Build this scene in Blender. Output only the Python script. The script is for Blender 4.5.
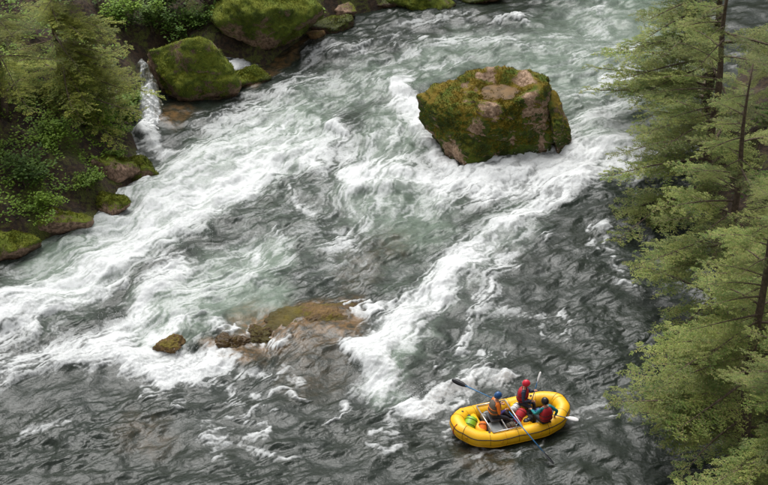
import bpy, bmesh, math, random
import numpy as np
from mathutils import Vector, Matrix
from math import radians, sin, cos, pi, tan, sqrt

for o in list(bpy.data.objects): bpy.data.objects.remove(o)
S = bpy.context.scene
COL = S.collection

# ------------------------------------------------------------------ camera
CAM_H, PITCH, HFOV = 36.0, radians(32.0), radians(26.0)
FPX = 384.0 / tan(HFOV / 2)
cd = bpy.data.cameras.new('camera'); cam = bpy.data.objects.new('camera', cd); COL.objects.link(cam)
cam.location = (0, 0, CAM_H); cam.rotation_euler = (pi / 2 - PITCH, 0, 0)
cd.sensor_fit = 'HORIZONTAL'; cd.angle = HFOV; cd.clip_start = 0.5; cd.clip_end = 1500
S.camera = cam

# ------------------------------------------------------------------ sky, overcast sun, exposure
SUN_EL, SUN_AZ = radians(60), radians(-20)          # azimuth clockwise from +Y: ahead, high behind cloud
w = bpy.data.worlds.new('World'); S.world = w; w.use_nodes = True
wn = w.node_tree.nodes; wl = w.node_tree.links
bg = wn['Background']
sky = wn.new('ShaderNodeTexSky'); sky.sky_type = 'NISHITA'; sky.sun_disc = False
sky.sun_elevation = SUN_EL; sky.sun_rotation = SUN_AZ
sky.air_density = 1.0; sky.dust_density = 6.0; sky.ozone_density = 1.0
hs = wn.new('ShaderNodeHueSaturation'); hs.inputs['Saturation'].default_value = 0.12   # overcast: grey
wl.new(sky.outputs[0], hs.inputs['Color']); wl.new(hs.outputs[0], bg.inputs['Color'])
bg.inputs['Strength'].default_value = 0.12
sl = bpy.data.lights.new('sun', 'SUN'); sun = bpy.data.objects.new('sun', sl); COL.objects.link(sun)
sl.energy = 1.2; sl.angle = radians(45); sl.color = (1.0, 0.985, 0.955)
sd = Vector((sin(SUN_AZ) * cos(SUN_EL), cos(SUN_AZ) * cos(SUN_EL), sin(SUN_EL)))
sun.location = sd * 100; sun.rotation_euler = sd.to_track_quat('Z', 'Y').to_euler()
S.view_settings.view_transform = 'Standard'; S.view_settings.look = 'None'
S.view_settings.gamma = 1.0; S.view_settings.use_curve_mapping = False
S.view_settings.exposure = 0.50

# ------------------------------------------------------------------ survey: photo point -> place on the ground
def G(u, v, z=0.0):
    dx, dy = (u - 384.0) / FPX, (242.5 - v) / FPX
    d = Vector((dx, cos(PITCH) + dy * sin(PITCH), -sin(PITCH) + dy * cos(PITCH)))
    t = (z - CAM_H) / d.z
    return Vector((d.x * t, d.y * t, z))
def G2(pts): return np.array([G(u, v)[:2] for u, v in pts])

# ------------------------------------------------------------------ noise (numpy)
_rs = np.random.RandomState(7)
_P = _rs.permutation(512).astype(np.int32); _P = np.concatenate([_P, _P, _P])
_ang = _rs.rand(512) * 2 * pi
_GX, _GY = np.cos(_ang).astype(np.float32), np.sin(_ang).astype(np.float32)
_g3 = _rs.normal(size=(512, 3)); _g3 = (_g3 / np.linalg.norm(_g3, axis=1)[:, None]).astype(np.float32)
def fade(t): return t * t * t * (t * (t * 6 - 15) + 10)
def pn2(x, y, seed=0):
    x = np.asarray(x, np.float32) + seed * 17.31; y = np.asarray(y, np.float32) + seed * 9.77
    xi = np.floor(x).astype(np.int32); yi = np.floor(y).astype(np.int32)
    xf = x - xi; yf = y - yi; u = fade(xf); v = fade(yf)
    X0 = xi & 511; X1 = (xi + 1) & 511; Y0 = yi & 511; Y1 = (yi + 1) & 511
    a = _P[X0]; b = _P[X1]
    def g(h, fx, fy): return _GX[h] * fx + _GY[h] * fy
    n00 = g(_P[a + Y0], xf, yf); n10 = g(_P[b + Y0], xf - 1, yf)
    n01 = g(_P[a + Y1], xf, yf - 1); n11 = g(_P[b + Y1], xf - 1, yf - 1)
    return 1.5 * ((n00 + u * (n10 - n00)) * (1 - v) + (n01 + u * (n11 - n01)) * v)
def pn3(p, seed=0):
    p = np.asarray(p, np.float32) + np.float32(seed * 13.37)
    i = np.floor(p).astype(np.int32); f = p - i; w3 = fade(f); i &= 511; j = (i + 1) & 511
    res = 0
    for dx in (0, 1):
        for dy in (0, 1):
            for dz in (0, 1):
                X = j[:, 0] if dx else i[:, 0]; Y = j[:, 1] if dy else i[:, 1]; Z = j[:, 2] if dz else i[:, 2]
                h = _P[_P[_P[X] + Y] + Z]
                d = f - np.array([dx, dy, dz], np.float32)
                ww = (w3[:, 0] if dx else 1 - w3[:, 0]) * (w3[:, 1] if dy else 1 - w3[:, 1]) * (w3[:, 2] if dz else 1 - w3[:, 2])
                res = res + ww * (_g3[h] * d).sum(1)
    return 1.5 * res
def fbm3(p, oct=4, seed=0):
    a, s, r = 1.0, 1.0, 0
    for k in range(oct):
        r = r + a * pn3(p * s, seed + k); a *= 0.5; s *= 2.03
    return r
def sstep(a, b, x):
    t = np.clip((x - a) / (b - a), 0, 1); return t * t * (3 - 2 * t)

# ------------------------------------------------------------------ mesh and object helpers
def new_mesh(name, verts, faces, smooth=True):
    me = bpy.data.meshes.new(name)
    verts = np.asarray(verts, np.float32)
    faces = np.asarray(faces, np.int32) if not isinstance(faces, list) else faces
    if isinstance(faces, list):
        me.from_pydata([tuple(map(float, v)) for v in verts], [], faces)
    else:
        n, k = faces.shape
        me.vertices.add(len(verts)); me.vertices.foreach_set('co', verts.ravel())
        me.loops.add(n * k); me.loops.foreach_set('vertex_index', faces.ravel())
        me.polygons.add(n)
        me.polygons.foreach_set('loop_start', np.arange(0, n * k, k, dtype=np.int32))
        me.polygons.foreach_set('loop_total', np.full(n, k, np.int32))
        me.update(calc_edges=True)
    if smooth: me.polygons.foreach_set('use_smooth', np.ones(len(me.polygons), bool))
    me.validate(); me.update()
    return me
def attr(me, name, arr):
    a = me.attributes.new(name, 'FLOAT', 'POINT'); a.data.foreach_set('value', np.asarray(arr, np.float32).ravel())
def obj(name, me, mats=(), parent=None, loc=None, kind=None):
    if not isinstance(mats, (list, tuple)): mats = [mats]
    o = bpy.data.objects.new(name, me); COL.objects.link(o)
    if me is not None and not me.materials:
        for m in mats: me.materials.append(m)
    if parent: o.parent = parent
    if loc is not None: o.location = loc
    if kind: o['kind'] = kind
    return o
def tag(o, label, cat, group=None):
    o['label'] = label; o['category'] = cat
    if group: o['group'] = group
    return o
def empty(name, loc, label=None, cat=None, group=None, rz=0.0):
    o = bpy.data.objects.new(name, None); COL.objects.link(o); o.location = loc; o.rotation_euler = (0, 0, rz)
    o.empty_display_size = 0.2
    if label: tag(o, label, cat, group)
    return o
class MB:                                                    # collects pieces into one mesh
    def __init__(s): s.v = []; s.f = []; s.m = []; s.n = 0
    def add(s, v, f, mi=0):
        s.v += [tuple(map(float, p)) for p in v]
        s.f += [tuple(int(i) + s.n for i in q) for q in f]; s.m += [mi] * len(f); s.n += len(v); return s
    def tube(s, pts, rad, seg=8, mi=0, cap=True, closed=False, squash=None):
        pts = [Vector(p) for p in pts]; n = len(pts)
        if not hasattr(rad, '__len__'): rad = [rad] * n
        V = []; pu = None
        for i, p in enumerate(pts):
            if closed: t = pts[(i + 1) % n] - pts[i - 1]
            else: t = pts[min(i + 1, n - 1)] - pts[max(i - 1, 0)]
            t.normalize()
            ref = Vector((0, 0, 1)) if abs(t.z) < 0.93 else Vector((1, 0, 0))
            if pu is not None: ref = pu
            a = t.cross(ref)
            if a.length < 1e-5: a = t.orthogonal()
            a.normalize(); b = a.cross(t).normalized(); pu = b
            for k in range(seg):
                th = 2 * pi * k / seg
                V.append(p + (a * cos(th) + b * sin(th) * (squash or 1)) * rad[i])
        F = []
        for i in range(n if closed else n - 1):
            j = (i + 1) % n
            for k in range(seg):
                l = (k + 1) % seg
                F.append((i * seg + k, i * seg + l, j * seg + l, j * seg + k))
        if cap and not closed:
            F.append(tuple(range(seg - 1, -1, -1))); F.append(tuple(range((n - 1) * seg, n * seg)))
        return s.add(V, F, mi)
    def box(s, c, h, R=None, mi=0, bev=0.0):
        bm = bmesh.new(); bmesh.ops.create_cube(bm, size=2.0)
        for v in bm.verts: v.co = Vector((v.co.x * h[0], v.co.y * h[1], v.co.z * h[2]))
        if bev: bmesh.ops.bevel(bm, geom=bm.edges[:], offset=bev, segments=2, affect='EDGES', profile=0.6)
        bm.verts.index_update()
        V = [(R @ v.co if R else v.co) + Vector(c) for v in bm.verts]; F = [[v.index for v in f.verts] for f in bm.faces]
        bm.free(); return s.add(V, F, mi)
    def build(s, name, mats, parent=None, smooth=True, loc=None, kind=None):
        me = new_mesh(name, s.v, [list(f) for f in s.f], smooth)
        if not isinstance(mats, (list, tuple)): mats = [mats]
        for m in mats: me.materials.append(m)
        if len(mats) > 1: me.polygons.foreach_set('material_index', np.array(s.m, np.int32))
        return obj(name, me, [], parent, loc, kind)

# ------------------------------------------------------------------ material helpers
def srgb(r, g, b):
    f = lambda c: (c / 255 / 12.92) if c / 255 <= 0.04045 else ((c / 255 + 0.055) / 1.055) ** 2.4
    return (f(r), f(g), f(b), 1)
class NT:
    def __init__(s, name):
        s.m = bpy.data.materials.new(name); s.m.use_nodes = True; s.t = s.m.node_tree
        s.n = s.t.nodes; s.l = s.t.links; s.p = s.n['Principled BSDF']; s.out = s.n['Material Output']
    def node(s, typ, **kw):
        n = s.n.new(typ)
        for k, v in kw.items(): setattr(n, k, v)
        return n
    def noise(s, vec, scale, detail=4, rough=0.55, dist=0.0):
        n = s.node('ShaderNodeTexNoise'); n.inputs['Scale'].default_value = scale; n.inputs['Detail'].default_value = detail
        n.inputs['Roughness'].default_value = rough; n.inputs['Distortion'].default_value = dist
        s.l.new(vec, n.inputs['Vector']); return n.outputs['Fac']
    def attr(s, name): return s.node('ShaderNodeAttribute', attribute_name=name).outputs['Fac']
    def math(s, op, a, b=0.0, c=None, clamp=False):
        n = s.node('ShaderNodeMath', operation=op); n.use_clamp = clamp
        for i, x in enumerate((a, b, c)):
            if x is None: continue
            if isinstance(x, (int, float)): n.inputs[i].default_value = x
            else: s.l.new(x, n.inputs[i])
        return n.outputs[0]
    def ramp(s, fac, lo, hi, a=0.0, b=1.0):
        n = s.node('ShaderNodeMapRange'); n.interpolation_type = 'SMOOTHSTEP'
        s.l.new(fac, n.inputs[0])
        for i, x in zip((1, 2, 3, 4), (lo, hi, a, b)): n.inputs[i].default_value = x
        return n.outputs[0]
    def mix(s, fac, a, b):
        n = s.node('ShaderNodeMix', data_type='RGBA')
        if isinstance(fac, (int, float)): n.inputs[0].default_value = fac
        else: s.l.new(fac, n.inputs[0])
        for i, x in ((6, a), (7, b)):
            if isinstance(x, tuple): n.inputs[i].default_value = x
            else: s.l.new(x, n.inputs[i])
        return n.outputs[2]
    def bump(s, h, strength=0.5, dist=0.02, normal=None):
        n = s.node('ShaderNodeBump'); n.inputs['Strength'].default_value = strength; n.inputs['Distance'].default_value = dist
        s.l.new(h, n.inputs['Height'])
        if normal is not None: s.l.new(normal, n.inputs['Normal'])
        return n.outputs[0]
    def set(s, key, x):
        if isinstance(x, (int, float, tuple)): s.p.inputs[key].default_value = x
        else: s.l.new(x, s.p.inputs[key])
    def pos(s): return s.node('ShaderNodeNewGeometry').outputs['Position']
    def objco(s): return s.node('ShaderNodeTexCoord').outputs['Object']

def simple(name, col, rough=0.5, var=0.25, scale=12.0, bump=0.0, metal=0.0, spec=0.5):
    t = NT(name); c = t.objco(); n = t.noise(c, scale, 4)
    dk = tuple(x * (1 - var) for x in col[:3]) + (1,); lt = tuple(min(1, x * (1 + var)) for x in col[:3]) + (1,)
    t.set('Base Color', t.mix(t.ramp(n, 0.3, 0.7), dk, lt)); t.set('Roughness', rough); t.set('Metallic', metal)
    t.set('Specular IOR Level', spec)
    if bump: t.set('Normal', t.bump(t.noise(c, scale * 4, 3), bump, 0.01))
    return t.m

def mat_water():
    t = NT('river_water'); P = t.pos()
    foam, aer, sh = t.attr('foam'), t.attr('aeration'), t.attr('shallow')
    f1 = t.noise(P, 7.0, 5, 0.65, 0.6); f2 = t.noise(P, 22.0, 4, 0.6)
    d = t.math('ADD', t.math('MULTIPLY', t.math('SUBTRACT', f1, 0.5), 0.55), t.math('MULTIPLY', t.math('SUBTRACT', f2, 0.5), 0.45))
    edge = t.math('MULTIPLY', foam, t.math('SUBTRACT', 1.15, foam))               # grain acts on the torn edges most
    fm = t.math('ADD', foam, t.math('MULTIPLY', d, t.math('ADD', t.math('MULTIPLY', edge, 2.2), 0.30)))
    fmask = t.ramp(fm, -0.06, 1.0)
    cn = t.noise(P, 0.35, 4); cn2 = t.noise(P, 2.2, 5, 0.6, 0.8)
    dark = t.mix(cn, srgb(20, 32, 27), srgb(38, 43, 33))
    milky = t.mix(cn2, srgb(78, 94, 80), srgb(128, 142, 128))
    am = t.math('ADD', aer, t.math('MULTIPLY', t.math('SUBTRACT', cn2, 0.5), 0.6))
    body = t.mix(t.ramp(am, 0.05, 1.0), dark, milky)
    bn = t.noise(P, 3.0, 5, 0.6)
    bed = t.mix(t.ramp(bn, 0.3, 0.7), srgb(66, 56, 38), srgb(122, 92, 54))
    body = t.mix(t.math('MULTIPLY', sh, t.ramp(bn, 0.25, 0.6, 0.5, 1.0)), body, bed)
    t.set('Base Color', t.mix(fmask, body, (0.68, 0.695, 0.695, 1)))
    t.set('Roughness', t.ramp(fmask, 0.0, 0.7, 0.04, 0.8)); t.set('IOR', 1.33)
    h = t.math('ADD', t.math('MULTIPLY', t.noise(P, 9.0, 4, 0.6, 0.5), 1.0), t.math('MULTIPLY', f2, 0.35))
    b = t.node('ShaderNodeBump'); b.inputs['Strength'].default_value = 0.40; b.inputs['Distance'].default_value = 0.05
    t.l.new(h, b.inputs['Height']); t.l.new(b.outputs[0], t.p.inputs['Normal'])
    return t.m

def mat_rock(name, rockA, rockB, mossA, mossB, mossC, wet=(0.5,)):
    t = NT(name); P = t.pos(); m, wt = t.attr('moss'), t.attr('wet')
    n1 = t.noise(P, 1.6, 6, 0.6, 0.4); n2 = t.noise(P, 6.0, 6, 0.65, 0.3); n3 = t.noise(P, 28.0, 3, 0.6)
    rock = t.mix(t.ramp(n2, 0.36, 0.62), rockA, rockB)
    rock = t.mix(t.ramp(n3, 0.5, 0.72, 0, 0.6), rock, srgb(60, 52, 44))
    moss = t.mix(t.ramp(n1, 0.34, 0.62), mossA, mossB)
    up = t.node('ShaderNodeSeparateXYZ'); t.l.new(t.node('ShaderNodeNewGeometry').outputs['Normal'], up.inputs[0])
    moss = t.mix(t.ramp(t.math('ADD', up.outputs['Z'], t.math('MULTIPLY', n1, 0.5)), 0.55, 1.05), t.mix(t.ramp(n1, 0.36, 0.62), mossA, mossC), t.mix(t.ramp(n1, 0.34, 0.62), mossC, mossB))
    moss = t.mix(t.ramp(n2, 0.56, 0.72, 0, .8), moss, mossC)
    moss = t.mix(t.ramp(n3, 0.42, 0.75, 0, 0.55), moss, srgb(40, 44, 16))
    mm = t.math('ADD', m, t.math('ADD', t.math('MULTIPLY', t.math('SUBTRACT', n2, 0.5), 1.5), t.math('MULTIPLY', t.math('SUBTRACT', n3, 0.5), 0.7)))
    mk = t.ramp(mm, 0.38, 0.62)
    c = t.mix(mk, rock, moss)
    wetc = t.node('ShaderNodeHueSaturation'); wetc.inputs['Value'].default_value = 0.42; wetc.inputs['Saturation'].default_value = 1.15
    t.l.new(c, wetc.inputs['Color'])
    t.set('Base Color', t.mix(wt, c, wetc.outputs[0]))
    t.set('Roughness', t.ramp(wt, 0, 1, 0.9, 0.25)); t.set('Specular IOR Level', 0.35)
    h = t.math('ADD', t.math('MULTIPLY', n2, 1.0), t.math('MULTIPLY', n3, t.math('ADD', 0.3, t.math('MULTIPLY', mk, 0.5))))
    t.set('Normal', t.bump(h, 0.7, 0.08))
    return t.m

def mat_leaf(name, a, b, c, trans=0.18, scale=1.2):
    t = NT(name); P = t.pos(); o = t.node('ShaderNodeObjectInfo').outputs['Random']
    n = t.noise(P, scale, 3); n2 = t.noise(P, 14.0, 2)
    col = t.mix(t.ramp(n, 0.35, 0.65), a, b); col = t.mix(t.ramp(n2, 0.48, 0.72), col, c)
    hsv = t.node('ShaderNodeHueSaturation'); t.l.new(t.math('MULTIPLY_ADD', o, 0.62, 0.62), hsv.inputs['Value']); t.l.new(col, hsv.inputs['Color'])
    t.set('Base Color', hsv.outputs[0]); t.set('Roughness', 0.6); t.set('Specular IOR Level', 0.3)
    tr = t.node('ShaderNodeBsdfTranslucent'); t.l.new(hsv.outputs[0], tr.inputs['Color'])
    mx = t.node('ShaderNodeMixShader'); mx.inputs[0].default_value = trans
    t.l.new(t.p.outputs[0], mx.inputs[1]); t.l.new(tr.outputs[0], mx.inputs[2]); t.l.new(mx.outputs[0], t.out.inputs['Surface'])
    return t.m

def mat_soil():
    t = NT('bank_soil'); P = t.pos()
    n1 = t.noise(P, 0.7, 5, 0.6, 0.5); n2 = t.noise(P, 5.0, 6, 0.65); n3 = t.noise(P, 25.0, 3)
    soil = t.mix(t.ramp(n2, 0.35, 0.65), srgb(38, 31, 23), srgb(74, 56, 40))
    moss = t.mix(t.ramp(n3, 0.35, 0.65), srgb(52, 58, 22), srgb(92, 96, 36))
    t.set('Base Color', t.mix(t.ramp(t.math('ADD', n1, t.math('MULTIPLY', t.math('SUBTRACT', n2, 0.5), 0.6)), 0.47, 0.6), soil, moss))
    t.set('Roughness', 0.9); t.set('Normal', t.bump(t.math('ADD', n2, t.math('MULTIPLY', n3, 0.3)), 0.9, 0.1))
    return t.m

M = dict(
    water=mat_water(), soil=mat_soil(),
    rock_main=mat_rock('midstream_rock', srgb(118, 94, 70), srgb(180, 152, 128), srgb(50, 62, 16), srgb(124, 104, 28), srgb(82, 100, 24)),
    rock_bank=mat_rock('bank_rock', srgb(92, 74, 58), srgb(160, 132, 112), srgb(62, 76, 18), srgb(112, 118, 32), srgb(98, 112, 32)),
    rock_river=mat_rock('wet_river_rock', srgb(96, 76, 48), srgb(132, 104, 66), srgb(70, 70, 20), srgb(110, 98, 34), srgb(120, 104, 44)),
    needle=mat_leaf('fir_needles', srgb(92, 116, 48), srgb(128, 140, 66), srgb(160, 148, 90)),
    needle_d=mat_leaf('dark_fir_needles', srgb(98, 118, 40), srgb(144, 152, 58), srgb(182, 174, 84)),
    leaf=mat_leaf('shrub_leaves', srgb(88, 122, 36), srgb(124, 154, 50), srgb(150, 174, 68)),
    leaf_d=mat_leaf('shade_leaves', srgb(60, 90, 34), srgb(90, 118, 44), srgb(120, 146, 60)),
    moss=mat_leaf('moss_tufts', srgb(74, 88, 22), srgb(120, 122, 32), srgb(138, 138, 44), 0.1, 2.0),
    moss_o=mat_leaf('golden_moss_tufts', srgb(84, 84, 20), srgb(138, 116, 28), srgb(150, 126, 40), 0.1, 1.6),
    bark=simple('bark', srgb(92, 78, 64), 0.9, 0.35, 9, 0.5),
    sand=simple('wet_sand', srgb(92, 68, 30), 0.7, 0.5, 2.2, 0.8),
    yellow=simple('yellow_rubber', srgb(246, 186, 16), 0.42, 0.06, 3, 0.04),
    yseam=simple('yellow_seam_tape', srgb(226, 166, 14), 0.5, 0.1),
    black=simple('black_webbing', srgb(30, 28, 30), 0.7, 0.2),
    floor=simple('grey_raft_floor', srgb(92, 96, 100), 0.5, 0.15),
    alu=simple('aluminium_pipe', srgb(196, 196, 196), 0.35, 0.08, 12, 0, 0.7),
    blue=simple('blue_shaft', srgb(52, 112, 160), 0.4, 0.1),
    blkpl=simple('black_plastic', srgb(26, 26, 30), 0.35, 0.15),
    white=simple('white_plastic', srgb(226, 224, 222), 0.4, 0.04),
    red=simple('red_nylon', srgb(176, 28, 40), 0.7, 0.18, 20, 0.2),
    redh=simple('red_helmet', srgb(214, 40, 62), 0.3, 0.06),
    blueh=simple('blue_helmet', srgb(44, 88, 140), 0.3, 0.06),
    blackh=simple('black_helmet', srgb(34, 32, 34), 0.3, 0.1),
    navy=simple('navy_nylon', srgb(42, 50, 72), 0.75, 0.2, 20, 0.2),
    teal=simple('teal_nylon', srgb(18, 124, 128), 0.7, 0.15, 20, 0.2),
    greyv=simple('grey_nylon', srgb(96, 88, 78), 0.75, 0.2, 20, 0.2),
    orange=simple('orange_nylon', srgb(226, 116, 24), 0.65, 0.12, 20, 0.15),
    purple=simple('purple_nylon', srgb(62, 54, 128), 0.7, 0.15, 20, 0.2),
    pants=simple('dark_trousers', srgb(36, 38, 48), 0.75, 0.2, 20, 0.2),
    skin=simple('skin', srgb(206, 150, 122), 0.5, 0.06),
    hair=simple('hair', srgb(60, 44, 32), 0.7, 0.2, 40),
    green=simple('green_vinyl', srgb(132, 178, 30), 0.4, 0.1, 6),
    grey=simple('grey_plastic', srgb(128, 132, 132), 0.5, 0.1, 6),
    dgrey=simple('dark_grey_nylon', srgb(66, 64, 66), 0.7, 0.2, 10, 0.2),
)

# ================================================================== RIVER
def seg_dist(px, py, pts, ky=0.55):
    """distance to a polyline (metres, down-valley compressed) and position 0..1 along it"""
    best = np.full(px.shape, 1e9, np.float32); tt = np.zeros(px.shape, np.float32); n = len(pts) - 1
    if n == 0:
        return np.hypot(px - pts[0][0], (py - pts[0][1]) * ky), tt
    for i in range(n):
        ax, ay = pts[i]; bx, by = pts[i + 1]; ex, ey = bx - ax, (by - ay) * ky
        L = ex * ex + ey * ey + 1e-9
        t = np.clip(((px - ax) * ex + (py - ay) * ky * ey) / L, 0, 1)
        d = np.hypot(px - ax - t * (bx - ax), (py - ay - t * (by - ay)) * ky)
        k = d < best; best = np.where(k, d, best); tt = np.where(k, (i + t) / n, tt)
    return best, tt
def mpp(v):                                                 # metres across one photo pixel at that distance
    p = G(384, v); return sqrt(p.y ** 2 + CAM_H ** 2) / FPX

# foam tongues: (survey points, half width, strength)
FOAM = [
    ([(262, 168), (225, 192), (190, 215), (150, 240), (105, 268), (50, 296), (-20, 330), (-120, 380)], 19, 1.05),
    ([(330, 148), (280, 160), (240, 175), (200, 195)], 20, 0.72), ([(300, 130), (250, 140), (210, 165), (160, 190), (115, 205)], 22, 0.50),
    ([(190, 185), (150, 215), (110, 245)], 20, 0.62), ([(160, 170), (130, 195), (108, 215)], 8, 0.62),
    ([(285, 95), (250, 108), (215, 125)], 12, 0.40),
    ([(175, 272), (158, 290), (140, 315), (120, 335), (108, 352)], 16, 0.86), ([(108, 350), (135, 362), (165, 376), (195, 370), (218, 360)], 10, 0.98),
    ([(108, 350), (60, 352), (0, 372), (-80, 400)], 15, 0.75), ([(150, 360), (180, 368)], 11, 0.85),
    ([(125, 285), (105, 293), (40, 322)], 6, 0.7), ([(250, 262), (215, 282), (185, 300)], 22, 0.42), ([(255, 255), (262, 285)], 9, 0.5),
    ([(178, 326), (205, 322), (235, 329), (258, 341), (283, 347)], 5, 0.98), ([(178, 330), (150, 340)], 9, 0.8),
    ([(205, 345), (225, 352)], 7, 0.5), ([(225, 368), (262, 378), (300, 376)], 4, 0.55),
    ([(404, 84), (406, 100), (418, 122), (440, 155), (452, 172)], 10, 0.92), ([(398, 92), (408, 108)], 10, 0.9), ([(395, 75), (425, 66), (470, 58)], 4, 0.5),
    ([(462, 172), (490, 164), (520, 158), (566, 150)], 7, 0.9), ([(450, 178), (425, 182), (395, 176), (365, 182)], 17, 0.86), ([(452, 182), (490, 178), (530, 168), (575, 158), (620, 152), (664, 146), (768, 138), (860, 130)], 14, 1.05),
    ([(445, 195), (500, 190), (545, 182), (590, 168)], 12, 0.85), ([(585, 178), (552, 195), (535, 208), (512, 226)], 8, 0.86),
    ([(600, 115), (630, 132), (680, 140)], 10, 0.6), ([(560, 140), (585, 125), (610, 112), (640, 100)], 8, 0.55), ([(620, 168), (660, 172)], 6, 0.7),
    ([(512, 226), (488, 248), (465, 270), (430, 296), (400, 318), (372, 342)], 13, 0.66), ([(470, 262), (440, 290), (405, 322), (382, 350)], 17, 0.80),
    ([(352, 352), (372, 358), (392, 380)], 11, 1.1), ([(400, 330), (380, 352), (380, 382)], 17, 1.02), ([(350, 309), (375, 307), (405, 300), (440, 285)], 4.5, 0.98),
    ([(498, 232), (505, 252), (520, 270), (512, 256)], 4, 0.6), ([(470, 310), (466, 335), (462, 352)], 5, 0.72), ([(505, 262), (490, 292), (478, 312)], 8, 0.62),
    ([(400, 408), (425, 402), (450, 396), (480, 384), (512, 376)], 7, 0.90), ([(410, 405), (428, 410)], 8, 0.86), ([(455, 390), (490, 370), (498, 352)], 5, 0.55),
    ([(470, 352), (490, 362), (500, 380)], 4, 0.55), ([(528, 316), (548, 314), (562, 320)], 4, 0.62), ([(540, 330), (565, 334)], 3.5, 0.5), ([(500, 312), (530, 316)], 7, 0.38),
    ([(335, 126), (341, 136)], 7, 1.0), ([(318, 122), (345, 128)], 5, 0.6), ([(360, 172), (348, 176)], 9, 0.78), ([(395, 130), (372, 150), (362, 175), (350, 205), (362, 222)], 8, 0.52),
    ([(292, 190), (298, 208), (312, 214)], 3.5, 0.66), ([(312, 158), (322, 172)], 6, 0.55), ([(275, 225), (282, 245), (285, 275)], 4, 0.55), ([(340, 232), (345, 248), (325, 250)], 7, 0.48),
    ([(280, 268), (292, 258)], 5, 0.6), ([(380, 205), (420, 212), (440, 208)], 8, 0.40),
    ([(520, 20), (530, 24)], 4, 0.95), ([(495, 22), (535, 18)], 3, 0.6), ([(440, 42), (470, 38), (500, 44)], 5, 0.50), ([(510, 42), (520, 50), (545, 48)], 4, 0.55),
    ([(385, 62), (420, 50), (450, 42)], 5, 0.42), ([(310, 55), (330, 48), (360, 52)], 8, 0.34), ([(595, 12), (600, 2), (620, -6)], 4, 0.6), ([(300, 75), (340, 82), (380, 78)], 8, 0.36),
    ([(640, 70), (600, 84), (575, 100)], 6, 0.5), ([(650, 40), (610, 52), (570, 58)], 5, 0.45), ([(600, 30), (560, 36), (540, 46)], 5, 0.45), ([(480, 12), (440, 20), (400, 28)], 4, 0.36), ([(420, 38), (370, 42), (340, 50)], 5, 0.4),
    ([(222, 67), (240, 66)], 8, 1.1), ([(150, 128), (150, 140), (160, 150)], 8, 0.95), ([(146, 140), (140, 150)], 5, 0.85), ([(165, 152), (200, 150)], 6, 0.5),
    ([(232, 420), (245, 428), (262, 432)], 4.5, 0.80), ([(208, 432), (222, 440)], 6, 0.66), ([(242, 416), (262, 414), (286, 412)], 3.5, 0.62), ([(225, 396), (255, 400), (285, 392), (310, 398)], 3.5, 0.64),
    ([(145, 392), (165, 396), (188, 395)], 2.2, 0.7), ([(172, 403), (190, 406)], 2, 0.55), ([(210, 382), (228, 388)], 4, 0.6), ([(245, 445), (275, 458), (295, 468)], 3, 0.62),
    ([(330, 422), (340, 414), (348, 404)], 3, 0.80), ([(332, 424), (336, 436)], 2.5, 0.62), ([(342, 430), (352, 434)], 4, 0.4), ([(392, 400), (398, 412), (390, 432)], 2.5, 0.6),
    ([(380, 436), (400, 432)], 4, 0.55), ([(370, 455), (395, 452)], 2, 0.6), ([(258, 454), (230, 445)], 4, 0.4), ([(460, 366), (440, 372), (430, 368)], 2, 0.5),
    ([(586, 233), (610, 230)], 3, 0.82), ([(585, 245), (600, 256)], 2, 0.6), ([(545, 236), (552, 238)], 3, 0.95), ([(624, 286), (630, 290)], 4, 0.95), ([(600, 240), (625, 275)], 2, 0.45),
    ([(452, 444), (480, 455), (520, 452), (560, 432)], 2.5, 0.42), ([(568, 418), (590, 420), (615, 414)], 3, 0.42), ([(446, 436), (440, 428), (446, 418)], 2.5, 0.5),
    ([(560, 372), (600, 368)], 5, 0.3), ([(575, 412), (600, 404)], 6, 0.25), ([(690, 210), (740, 206), (800, 210)], 4, 0.6), ([(20, 430), (60, 424)], 4, 0.5), ([(30, 300), (0, 306)], 9, 0.5),
]
# wide veils of broken foam and milky, air-filled water: (points, half width, strength)
VEIL = [([(660, 200), (560, 260), (480, 330), (420, 400)], 60, 0.07), ([(640, 300), (560, 350), (440, 440)], 50, 0.05), ([(400, 440), (250, 430), (120, 420), (0, 420)], 46, 0.06), ([(640, 60), (560, 90), (600, 30)], 34, 0.22),
        ([(270, 120), (210, 170), (150, 215), (90, 260), (0, 310)], 46, 0.30), ([(400, 130), (350, 190), (330, 245)], 44, 0.24), ([(560, 60), (480, 40), (400, 50), (330, 70)], 30, 0.16),
        ([(240, 265), (180, 305), (130, 340)], 36, 0.22), ([(520, 215), (450, 285), (390, 340)], 36, 0.20), ([(600, 120), (640, 150)], 40, 0.22), ([(300, 200), (260, 240)], 40, 0.16),
        ([(330, 330), (250, 400), (200, 440)], 40, 0.07), ([(480, 330), (470, 390)], 40, 0.14), ([(280, 90), (330, 100), (400, 110)], 26, 0.22)]
AER = [([(560, 70), (600, 40), (640, 20)], 60, 0.75), ([(540, 60), (470, 50), (400, 75), (330, 95), (270, 120)], 32, 0.62), ([(300, 130), (220, 170), (150, 215), (60, 270)], 46, 0.90),
       ([(400, 130), (370, 190), (420, 215)], 46, 0.68), ([(320, 190), (270, 225), (340, 245)], 48, 0.30), ([(260, 268), (200, 300), (160, 320)], 38, 0.90), ([(250, 310), (270, 300)], 24, 0.75),
       ([(450, 235), (400, 265), (480, 255)], 42, 0.30), ([(520, 215), (440, 290), (390, 350)], 30, 0.45), ([(600, 130), (660, 120)], 40, 0.70), ([(490, 320), (470, 370)], 30, 0.22), ([(400, 345), (385, 385)], 22, 0.8)]
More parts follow.
